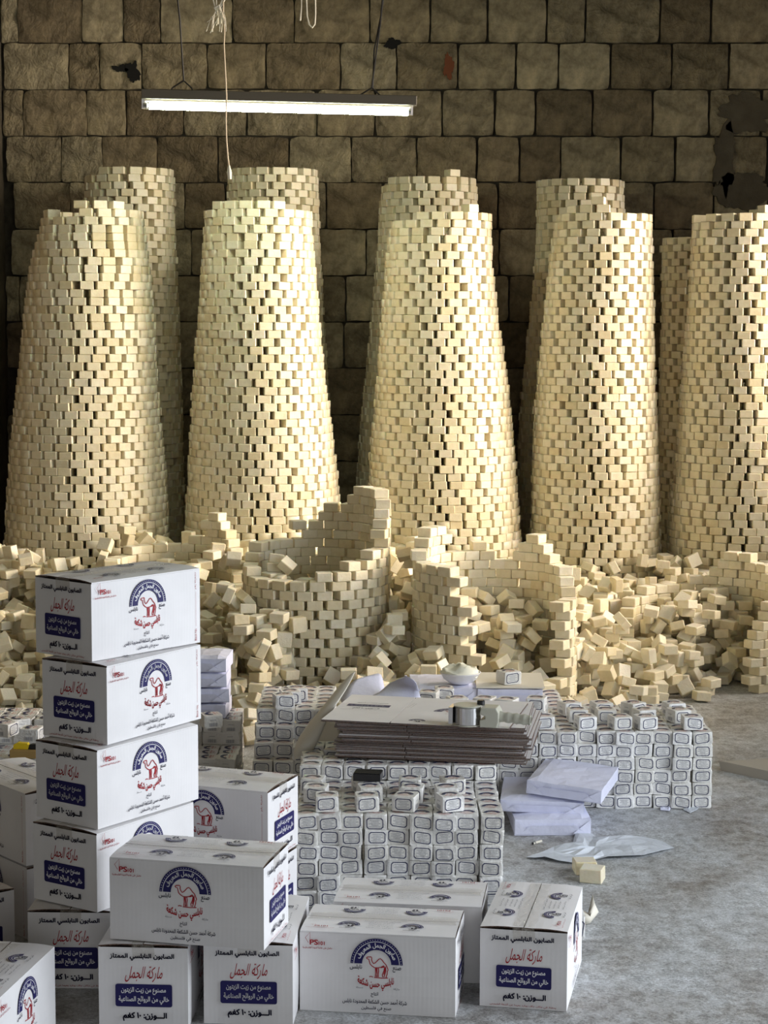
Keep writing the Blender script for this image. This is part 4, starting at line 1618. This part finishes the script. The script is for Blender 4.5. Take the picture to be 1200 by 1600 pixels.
MB().tube([at(u, v, CD) for u, v in ((471, -60), (471, 10), (469, 32))], [.0026, .0026, .0045], 5).build('cord_end', M_CORDW, loop)

# ------------------------------------------------------------------ flattened cartons with the tape dispenser
BT = 0.0062
NB = 19
Z0 = 7 * WZ + 0.006
PX, PY, PYAW = 0.178, 5.905, -8.5
br = random.Random(12)
blank = MB()
a, b = 0.288, 0.200
for z0, z1, mi in ((0, .0025, 1), (.0025, .0029, 0), (.0033, .0056, 1), (.0056, .0060, 0)):
    ins = 0.0 if mi else 0.0004
    for x0, x1 in ((-a, -a + .2125), (-a + .2150, a)):
        blank.box(x0 + ins, x1 - ins, -b + ins, b - ins, z0, z1, mi)
    blank.box(-a + .2125, -a + .2150, -b + .02, b - .02, z0, z1 - .0003, mi)
ME_BLANK = blank.mesh('flat_carton', [M_CARTON, M_KRAFT])
for k in range(NB):
    last = k == NB - 1
    dx = br.uniform(-.014, .014) + (-.030 if last else 0)
    dy = br.uniform(-.008, .008) + (-.012 if last else 0)
    o = link('flat_carton', ME_BLANK, None, (PX + dx, PY + dy, Z0 + k * BT), (br.uniform(-.004, .004) * 0, 0, R_(PYAW + br.uniform(-1.5, 1.5) + (-4.5 if last else 0))))
    tag(o, ('topmost flattened white carton under the tape dispenser, printed side up' if last else
            'flattened white carton, %s from the bottom of the flat pile' % ORD[k]), 'flat carton', 'flattened cartons in the pile')
    if last:
        P = Print()
        P.text('الصابون النابلسي الممتاز', -.24, -.14, .070, .079, 3, .03)
        P.poly([(-.262, .018), (-.125, .018), (-.125, .052), (-.262, .052)], 0)
        P.text('مصنوع من زيت الزيتون', -.24, -.147, .037, .048, 2, .02, 2)
        P.text('خالي من الروائح الصناعية', -.25, -.138, .022, .033, 2, .02, 2)
        P.text('الـــوزن: ١٠ كغم', -.235, -.15, -.018, .001, 3, .03)
        P.text('يحفظ في مكان جاف وبارد بعيدا عن أشعة الشمس', -.27, -.12, -.035, -.028, 3, .01)
        P.build('end_print', PRINT, o, (0, 0, .0064))
        P = Print()
        for cx in (.00, .155):
            emblem(P, cx, -.155, .026, False)
        P.text('شركة أحمد حسن الشكعة المحدودة نابلس', .03, .13, -.158, -.15, 3, .0)
        P.stroke([(-.068, .03), (-.060, .10), (-.052, .10), (-.058, .03)], .0006, 3)
        P.build('flap_print', PRINT, o, (0, 0, .0064))
        P = Print()
        emblem(P, .08, -.005, .058, True)
        P.build('side_print', PRINT, o, (0, 0, .0064))
        TOPZ = Z0 + k * BT + 0.0062
# tape dispenser lying on the pile
DP = on(752, 1134, TOPZ)
disp = empty('tape_dispenser', (DP.x, DP.y, TOPZ + .001), (0, 0, R_(-14)))
tag(disp, 'hand-held metal packing tape dispenser lying on the flattened cartons', 'tape dispenser')
MB().lathe([(.014, 0), (.038, 0), (.040, .002), (.040, .052), (.038, .054), (.014, .054)], 28, 0, (-.042, 0, .004)).build('tape_roll', M_STEEL, disp, smooth=False)
MB().lathe([(.0415, 0), (.043, .0005), (.043, .003), (.0415, .0035)], 28, 0, (-.042, 0, .001)).build('side_plate', M_DISPENSER, disp)
MB().lathe([(.0005, 0), (.0405, 0), (.042, .001), (.042, .0035), (.030, .004), (.0005, .004)], 28, 0, (-.042, 0, .058)).build('side_plate', M_DISPENSER, disp)
fr = MB().prism([(0, 0), (.052, 0), (.058, .02), (.058, .045), (.050, .060), (.004, .060), (0, .040), (.016, .034), (.016, .026), (0, .022)], -.030, .030)
bevel(fr.build('frame', M_DISPENSER, disp), .003)
MB().lathe([(.0005, 0), (.011, 0), (.012, .002), (.012, .012), (.009, .015), (.0005, .015)], 14, 0, (-.004, .012, .060)).build('tension_knob', M_BLACK, disp)
MB().box(-.095, -.082, -.028, .028, .006, .056).build('guide_plate', M_STEEL, disp)
gp = []
hn = MB()
for k in range(15):
    s = k / 14
    gp.append(((.052 + .100 * s), -.004 - .012 * s, .031 - .004 * s))
hn.tube(gp, [.0155 + .0016 * math.sin(k * 1.8) for k in range(15)], 14, 0, False)
hn.tube(gp[-1:] + [(gp[-1][0] + .0005, gp[-1][1], gp[-1][2])], [.0155, .0105], 14, 0, False)
hn.tube([(gp[-1][0] + .0005, gp[-1][1], gp[-1][2]), gp[-4]], [.0105, .0102], 14, 1, True)
hn.build('handle', [M_DISPENSER, M_HOUSING], disp, smooth=True)

# ------------------------------------------------------------------ paper packages
def ream(x, y, z, yaw, label, L_=0.235, W_=0.30, H_=0.056, m=M_PAPER, tilt=(0, 0), seed=0, group='packages of white paper', top=None):
    r = random.Random(seed)
    nx, ny = 8, 8
    V, F = [], []
    for s in (0, 1):
        for i in range(nx + 1):
            for k in range(ny + 1):
                aa, bb = i / nx * 2 - 1, k / ny * 2 - 1
                e = max(abs(aa), abs(bb)) ** 8
                zz = (H_ - .006 * e + r.uniform(-.0016, .0016) + .004 * math.sin(2 * aa + seed) * (1 - e)) if s else 0
                V.append((aa * L_ / 2 * (1 - .004 * s) + r.uniform(-.001, .001), bb * W_ / 2 + r.uniform(-.001, .001), zz))
    I = lambda s, i, k: s * (nx + 1) * (ny + 1) + i * (ny + 1) + k
    for i in range(nx):
        for k in range(ny):
            F.append((I(1, i, k), I(1, i + 1, k), I(1, i + 1, k + 1), I(1, i, k + 1)))
            F.append((I(0, i, k), I(0, i, k + 1), I(0, i + 1, k + 1), I(0, i + 1, k)))
    for i in range(nx):
        F += [(I(0, i, 0), I(0, i + 1, 0), I(1, i + 1, 0), I(1, i, 0)), (I(0, i, ny), I(1, i, ny), I(1, i + 1, ny), I(0, i + 1, ny))]
    for k in range(ny):
        F += [(I(0, 0, k), I(1, 0, k), I(1, 0, k + 1), I(0, 0, k + 1)), (I(0, nx, k), I(0, nx, k + 1), I(1, nx, k + 1), I(1, nx, k))]
    mb = MB().add(V, F)
    o = mb.build('paper_package', m, None, (x, y, z), (tilt[0], tilt[1], R_(yaw)))
    tag(o, label, 'paper package', group)
    # folded triangular ends
    fl = MB()
    h, l = H_, L_ / 2
    for s in (-1, 1):
        fl.add([(s * l * .99, -W_ / 2 - .0012, .003), (s * l * .99, -W_ / 2 - .0012, h - .006), (s * (l - .06), -W_ / 2 - .0075, h * .12)], [(0, 1, 2) if s < 0 else (0, 2, 1)])
    fl.add([(-l + .012, -W_ / 2 - .0012, .002), (l - .012, -W_ / 2 - .0012, .002), (l - .05, -W_ / 2 - .009, h * .60), (-l + .05, -W_ / 2 - .009, h * .60)], [(0, 1, 2, 3)])
    fl.build('folded_flap', m, o)
    if top:
        MB().box(-L_ / 2 - .004, L_ / 2 + .006, -W_ / 2 - .005, W_ / 2, H_ - .001, H_ + .004).build('cover_sheet', top, o)
    return o


g0 = on(862, 1306, 0)
ream(g0.x, g0.y + .15, .001, 1.5, 'white paper package lying flat at the bottom of the pile on the floor', .245, .30, .058, seed=1)
ream(g0.x - .012, g0.y + .21, .061, -6, 'white paper package in the middle of the pile on the floor', .27, .30, .045, seed=2, tilt=(.02, .02))
ream(g0.x + .085, g0.y + .20, .112, -17, 'white paper package lying askew on top of the pile on the floor', .245, .30, .050, seed=3, tilt=(.03, .07))
# packages on the right block behind the flat cartons
r1 = at(799, 1100, 6.80)
ream(r1.x, 6.80 + .14, ZC + .002, -2, 'white paper package with cream cover sheet on the wrapped bars', .235, .28, .060, seed=4, top=M_CREAM)
ream(r1.x - .242, 6.80 + .15, ZC + .002, 1, 'white paper package under the white bowl', .235, .28, .060, seed=5)
for k in range(4):
    ream(-.66 + .004 * (k % 2), 6.645, 6 * WZ + .003 + k * .054, (-2, 3, 0, -3)[k], 'white paper package beside the tall carton stack, %s from the bottom' % ORD[k], .235, .19, .052,
         seed=10 + k, tilt=(0, 0))
# bowl with soap paste
bz = ZC + .002 + .062
bw = on(723, 1086, bz)
bw.y = max(bw.y, 6.82)
bowl = MB().lathe([(.001, .0), (.030, .0), (.034, .002), (.052, .016), (.061, .034), (.064, .037), (.061, .038), (.050, .018), (.032, .006), (.001, .004)], 32).build(
    'bowl', M_ENAMEL, None, (bw.x, bw.y + .06, bz), smooth=True)
bowl.scale = (1.18, 1.18, 1.1)
tag(bowl, 'white enamel bowl heaped with pale soap paste', 'bowl')
r = random.Random(8)
pm = MB()
V, F = [], []
n, kk = 22, 8
for i in range(kk + 1):
    for j in range(n):
        q = i / kk
        rad = .058 * (1 - q ** 1.6) ** .6
        a = 2 * math.pi * j / n
        V.append((rad * math.cos(a) * r.uniform(.93, 1.07), rad * math.sin(a) * r.uniform(.93, 1.07), .031 + .030 * q ** .75 + r.uniform(-.0045, .0045) + .006 * math.sin(2 * a + 5 * q)))
for i in range(kk):
    for j in range(n):
        F.append((i * n + j, i * n + (j + 1) % n, (i + 1) * n + (j + 1) % n, (i + 1) * n + j))
pm.add(V, F).build('soap_paste', M_PASTE, bowl, smooth=True)
# wrapped bar on the cream cover sheet
wp = on(796, 1070, bz + .004)
o = link('wrapped_soap_bar', ME_WB[1], None, (wp.x, wp.y + .04, bz + .004 + WZ / 2), (0, 0, R_(24)))
o.scale = (1.05, 1.05, 1.05)
tag(o, 'single paper-wrapped soap bar on the cream-covered paper package', 'wrapped soap')
link('end_label', ME_WL[1], o).matrix_basis = TR_LAB
link('top_mark', ME_WT, o).matrix_basis = TR_TOP
link('bar_code', ME_WC, o).matrix_basis = TR_BARR


def sheet(name, label, cat, pts, m, group=None, thick=.0012, sub=2):
    """crumpled paper from a grid of points (rows of equal length)"""
    nr_, nc = len(pts), len(pts[0])
    mb = MB().add([p for row in pts for p in row], [(i * nc + k, i * nc + k + 1, (i + 1) * nc + k + 1, (i + 1) * nc + k) for i in range(nr_ - 1) for k in range(nc - 1)])
    o = mb.build(name, m, smooth=True)
    tag(o, label, cat, group)
    s = o.modifiers.new('subdivision', 'SUBSURF')
    s.levels = s.render_levels = sub
    s = o.modifiers.new('thickness', 'SOLIDIFY')
    s.thickness = thick
    return o


# lavender sheets standing up behind the flat cartons
LP = lambda u, v, d: at(u, v, d)
sheet('paper_sheet', 'lavender white paper sheet with a raised peak behind the flat cartons', 'paper',
      [[LP(528, 1100, 6.20), LP(560, 1104, 6.18), LP(590, 1106, 6.18), LP(610, 1110, 6.2)],
       [LP(534, 1085, 6.28), LP(562, 1086, 6.27), LP(584, 1084, 6.28), LP(603, 1082, 6.3)],
       [LP(550, 1065, 6.38), LP(566, 1062, 6.40), LP(582, 1060, 6.42), LP(600, 1073, 6.4)],
       [LP(556, 1061, 6.40), LP(570, 1057, 6.42), LP(586, 1053, 6.44), LP(597, 1050, 6.46)]], M_PAPER, 'sheets of paper behind the flat cartons', sub=1)
sheet('paper_sheet', 'lavender white paper sheet with a curled corner behind the flat cartons', 'paper',
      [[LP(552, 1110, 6.10), LP(590, 1112, 6.10), LP(630, 1114, 6.10), LP(666, 1116, 6.12)],
       [LP(560, 1094, 6.22), LP(598, 1092, 6.20), LP(634, 1092, 6.20), LP(662, 1104, 6.18)],
       [LP(598, 1082, 6.26), LP(612, 1074, 6.28), LP(636, 1074, 6.26), LP(656, 1086, 6.22)],
       [LP(604, 1066, 6.32), LP(624, 1064, 6.30), LP(644, 1066, 6.26), LP(652, 1072, 6.24)],
       [LP(640, 1056, 6.28), LP(633, 1055, 6.27), LP(630, 1055, 6.24), LP(648, 1062, 6.2)]], M_PAPER, 'sheets of paper behind the flat cartons', sub=1)
# twisted milky bag leaning on the flat pile
spine = [((474, 1180, 5.93), .030), ((478, 1168, 5.93), .044), ((484, 1150, 5.94), .050), ((496, 1128, 5.97), .042), ((513, 1104, 6.00), .033), ((528, 1084, 6.04), .027), ((542, 1064, 6.08), .021), ((552, 1051, 6.10), .007)]
V, F = [], []
n = 12
r = random.Random(6)
for (uvd, w) in spine:
    c = LP(*uvd)
    for k in range(n):
        a = 2 * math.pi * k / n
        q = w * r.uniform(.8, 1.15)
        V.append((c.x + q * math.cos(a) * .95, c.y + q * math.sin(a) * .6, c.z + q * math.cos(a) * .45))
for i in range(len(spine) - 1):
    for k in range(n):
        F.append((i * n + k, i * n + (k + 1) % n, (i + 1) * n + (k + 1) % n, (i + 1) * n + k))
bag = MB().add(V, F).build('plastic_bag', M_BAG, smooth=True)
tag(bag, 'twisted milky plastic bag leaning beside the flat cartons', 'bag')
s = bag.modifiers.new('subdivision', 'SUBSURF')
s.levels = s.render_levels = 1
# its slack lower end under the pile
sk = []
for i in range(4):
    row = []
    for k in range(4):
        p = LP(480 + 18 * k, 1172 - 16 * i, 6.0 + .03 * i)
        row.append((p.x, p.y, p.z + .012 * math.sin(i * 2 + k * 1.7)))
    sk.append(row)
o = sheet('bag_skirt', None, None, sk, M_BAG, sub=1)
o.parent = bag
# black ridged pack among the loose bars
bp = on(575, 1222, ZC + WZ + .004)
blk = MB().box(-.040, .040, -.030, .030, 0, .022)
for k in range(6):
    blk.box(-.038, .038, -.028 + k * .0095, -.0225 + k * .0095, .022, .0245)
bo = blk.build('black_pack', M_BLACK, None, (bp.x, bp.y + .035, ZC + WZ + .004), (0, 0, R_(-8)))
bevel(bo, .002)
tag(bo, 'small black ridged plastic pack on the wrapped bars below the flat cartons', 'plastic pack')
# yellow cutter and tan box on the block behind the carton stack
ZL = 4 * WZ + .002
tb = on(36, 1186, ZL)
o = bevel(MB().box(-.045, .045, -.025, .025, 0, .028).build('tan_box', M_TAN, None, (tb.x, tb.y + .03, ZL), (0, 0, R_(-4))), .002)
tag(o, 'small flat tan cardboard box under the yellow cutter', 'box')
ct = empty('cutter', (tb.x + .0, tb.y + .028, ZL + .029), (0, 0, R_(-6)))
tag(ct, 'yellow and black plastic cutter on the tan box', 'cutter')
MB().prism([(-.035, 0), (.015, 0), (.018, .012), (.012, .020), (-.02, .022), (-.035, .014)], -.010, .010).build('yellow_body', M_YELLOW, ct)
MB().prism([(.014, 0), (.05, 0), (.05, .018), (.02, .016)], -.009, .009).build('black_end', M_BLACK, ct)

# ------------------------------------------------------------------ things on the open floor
def floor_sheet(name, label, cat, outline, m, hgt, seed, group=None):
    r = random.Random(seed)
    pts = [on(u, v, 0) for u, v in outline]
    c = sum((p for p in pts), Vector()) / len(pts)
    V, F = [], []
    rings = [1.0, .8, .55, .3]
    n = len(pts)
    for q in rings:
        for p in pts:
            w = c + (p - c) * q
            V.append((w.x + r.uniform(-.004, .004) * (q < 1), w.y + r.uniform(-.006, .006) * (q < 1), .0015 + (hgt * r.uniform(.15, 1.0) if q < 1 else hgt * r.uniform(0, .55))))
    V.append((c.x, c.y, hgt * .6))
    for i in range(len(rings) - 1):
        for k in range(n):
            F.append((i * n + k, i * n + (k + 1) % n, (i + 1) * n + (k + 1) % n, (i + 1) * n + k))
    b = (len(rings) - 1) * n
    F += [(b + k, b + (k + 1) % n, len(V) - 1) for k in range(n)]
    F = [f[::-1] for f in F]
    o = MB().add(V, F).build(name, m)
    tag(o, label, cat, group)
    s = o.modifiers.new('thickness', 'SOLIDIFY')
    s.thickness = .0008
    return o


floor_sheet('paper_sheet', 'large crumpled white paper sheet lying on the open floor', 'paper',
            [(822, 1340), (850, 1334), (866, 1326), (894, 1322), (899, 1305), (924, 1305), (936, 1312), (960, 1311), (985, 1308), (1010, 1309), (1034, 1317), (1053, 1326), (1032, 1333), (1005, 1340),
             (950, 1343), (925, 1348), (897, 1351), (872, 1349), (850, 1343), (835, 1345)], M_TISSUE, .018, 2)
floor_sheet('paper_scrap', 'tiny torn paper scrap on the floor before the right block, left one', 'paper', [(1031, 1260), (1050, 1260), (1046, 1268), (1032, 1267)], M_PAPER, .006, 3, 'paper scraps on the floor')
floor_sheet('paper_scrap', 'torn paper scrap on the floor by the right corner of the right block', 'paper', [(1067, 1266), (1082, 1262), (1095, 1258), (1090, 1266), (1078, 1271)], M_TISSUE, .006, 4, 'paper scraps on the floor')
# two bare soap bars near the carton
p = on(926, 1383, 0)
o = link('soap_bar', BAR_ME[2], None, (p.x + .004, p.y + .045, SZ / 2 + .001), (0, 0, R_(-17)))
tag(o, 'bare cream soap bar on the open floor, the nearer of two', 'soap bar', 'bare soap bars on the open floor')
o.scale = (1, 1, 1.03)
p = on(908, 1372, 0)
o = link('soap_bar', BAR_ME[4], None, (p.x + .016, p.y + .055, SZ / 2 + .001), (0, 0, R_(3)))
tag(o, 'bare cream soap bar on the open floor, the farther of two', 'soap bar', 'bare soap bars on the open floor')
# wrapped bar on edge and crumpled wrapper beside the right-hand carton
p = on(905, 1470, 0)
o = link('wrapped_soap_bar', ME_WB[3], None, (p.x - .006, p.y + .035, WX / 2 + .001), (0, R_(90), R_(0)))
tag(o, 'paper-wrapped soap bar standing on edge beside the right-hand carton', 'wrapped soap')
link('end_label', ME_WL[2], o).matrix_basis = TR_LAB
link('top_mark', ME_WT, o).matrix_basis = TR_TOP
p = on(912, 1446, 0)
q = at(926, 1398, p.y + .04)
k = sheet('crumpled_wrapper', 'crumpled cream paper wrapper on the floor beside the right-hand carton', 'paper',
          [[at(900, 1414, p.y + .05), at(913, 1424, p.y + .03), at(919, 1427, p.y + .03), q],
           [at(900, 1430, p.y + .02), at(912, 1430, p.y - .005), at(922, 1432, p.y + .0), at(929, 1410, p.y + .03)],
           [at(900, 1444, p.y + .004), at(912, 1445, p.y), at(922, 1442, p.y + .01), at(935, 1425, p.y + .03)]], M_CREAM, sub=0)
# cigarette end
p = on(833, 1320, 0)
d = on(846, 1316, 0)
cg = MB().tube([(p.x, p.y, .0042), (d.x, d.y, .0042)], .004, 8).build('cigarette_end', M_CREAM)
tag(cg, 'cigarette end on the floor beside the paper packages', 'cigarette')
MB().tube([(p.x - .002, p.y - .0005, .0042), (p.x + (d.x - p.x) * .25, p.y + (d.y - p.y) * .25, .0042)], .0043, 8).build('burnt_tip', M_BLACK, cg)
# grey board tray at the right edge
c0, c1 = on(1127, 1204, 0), on(1210, 1222, 0)
ux = (c1 - c0)
tr = empty('cardboard_tray', c0)
tag(tr, 'flat greyed cardboard tray with a bent flap at the right edge', 'cardboard')
w_ = Vector((-ux.y, ux.x, 0)).normalized()
O = Vector((0, 0, 0))
E1, E2 = ux * 1.5, w_ * .26
h = Vector((0, 0, .035))
f1 = MB().add([O, E1, E1 + h, O + h - ux * .06], [(0, 1, 2, 3)])
f1.build('front_edge', M_GREYBOARD, tr).modifiers.new('t', 'SOLIDIFY').thickness = .004
f2 = MB().add([h + ux * .05, E1 + h, E1 + E2 + h * 1.3, ux * .75 + E2 + h * 1.4], [(0, 1, 2, 3)])
f2.build('top_panel', M_GREYBOARD, tr).modifiers.new('t', 'SOLIDIFY').thickness = .004
f3 = MB().add([O + h * .9 - ux * .05, O + h + ux * .10, ux * .7 + E2 * .95 + h * 1.3, ux * .25 + E2 * .6 + h * .4], [(0, 1, 2, 3)])
f3.build('bent_flap', M_GREYBOARD, tr).modifiers.new('t', 'SOLIDIFY').thickness = .003
print('bars', sum(len(t[1]) for t in TW), [len(t[1]) for t in ST], 'heap', len(HEAP_P), 'wrapped', len(WB), 'objects', len(bpy.data.objects))
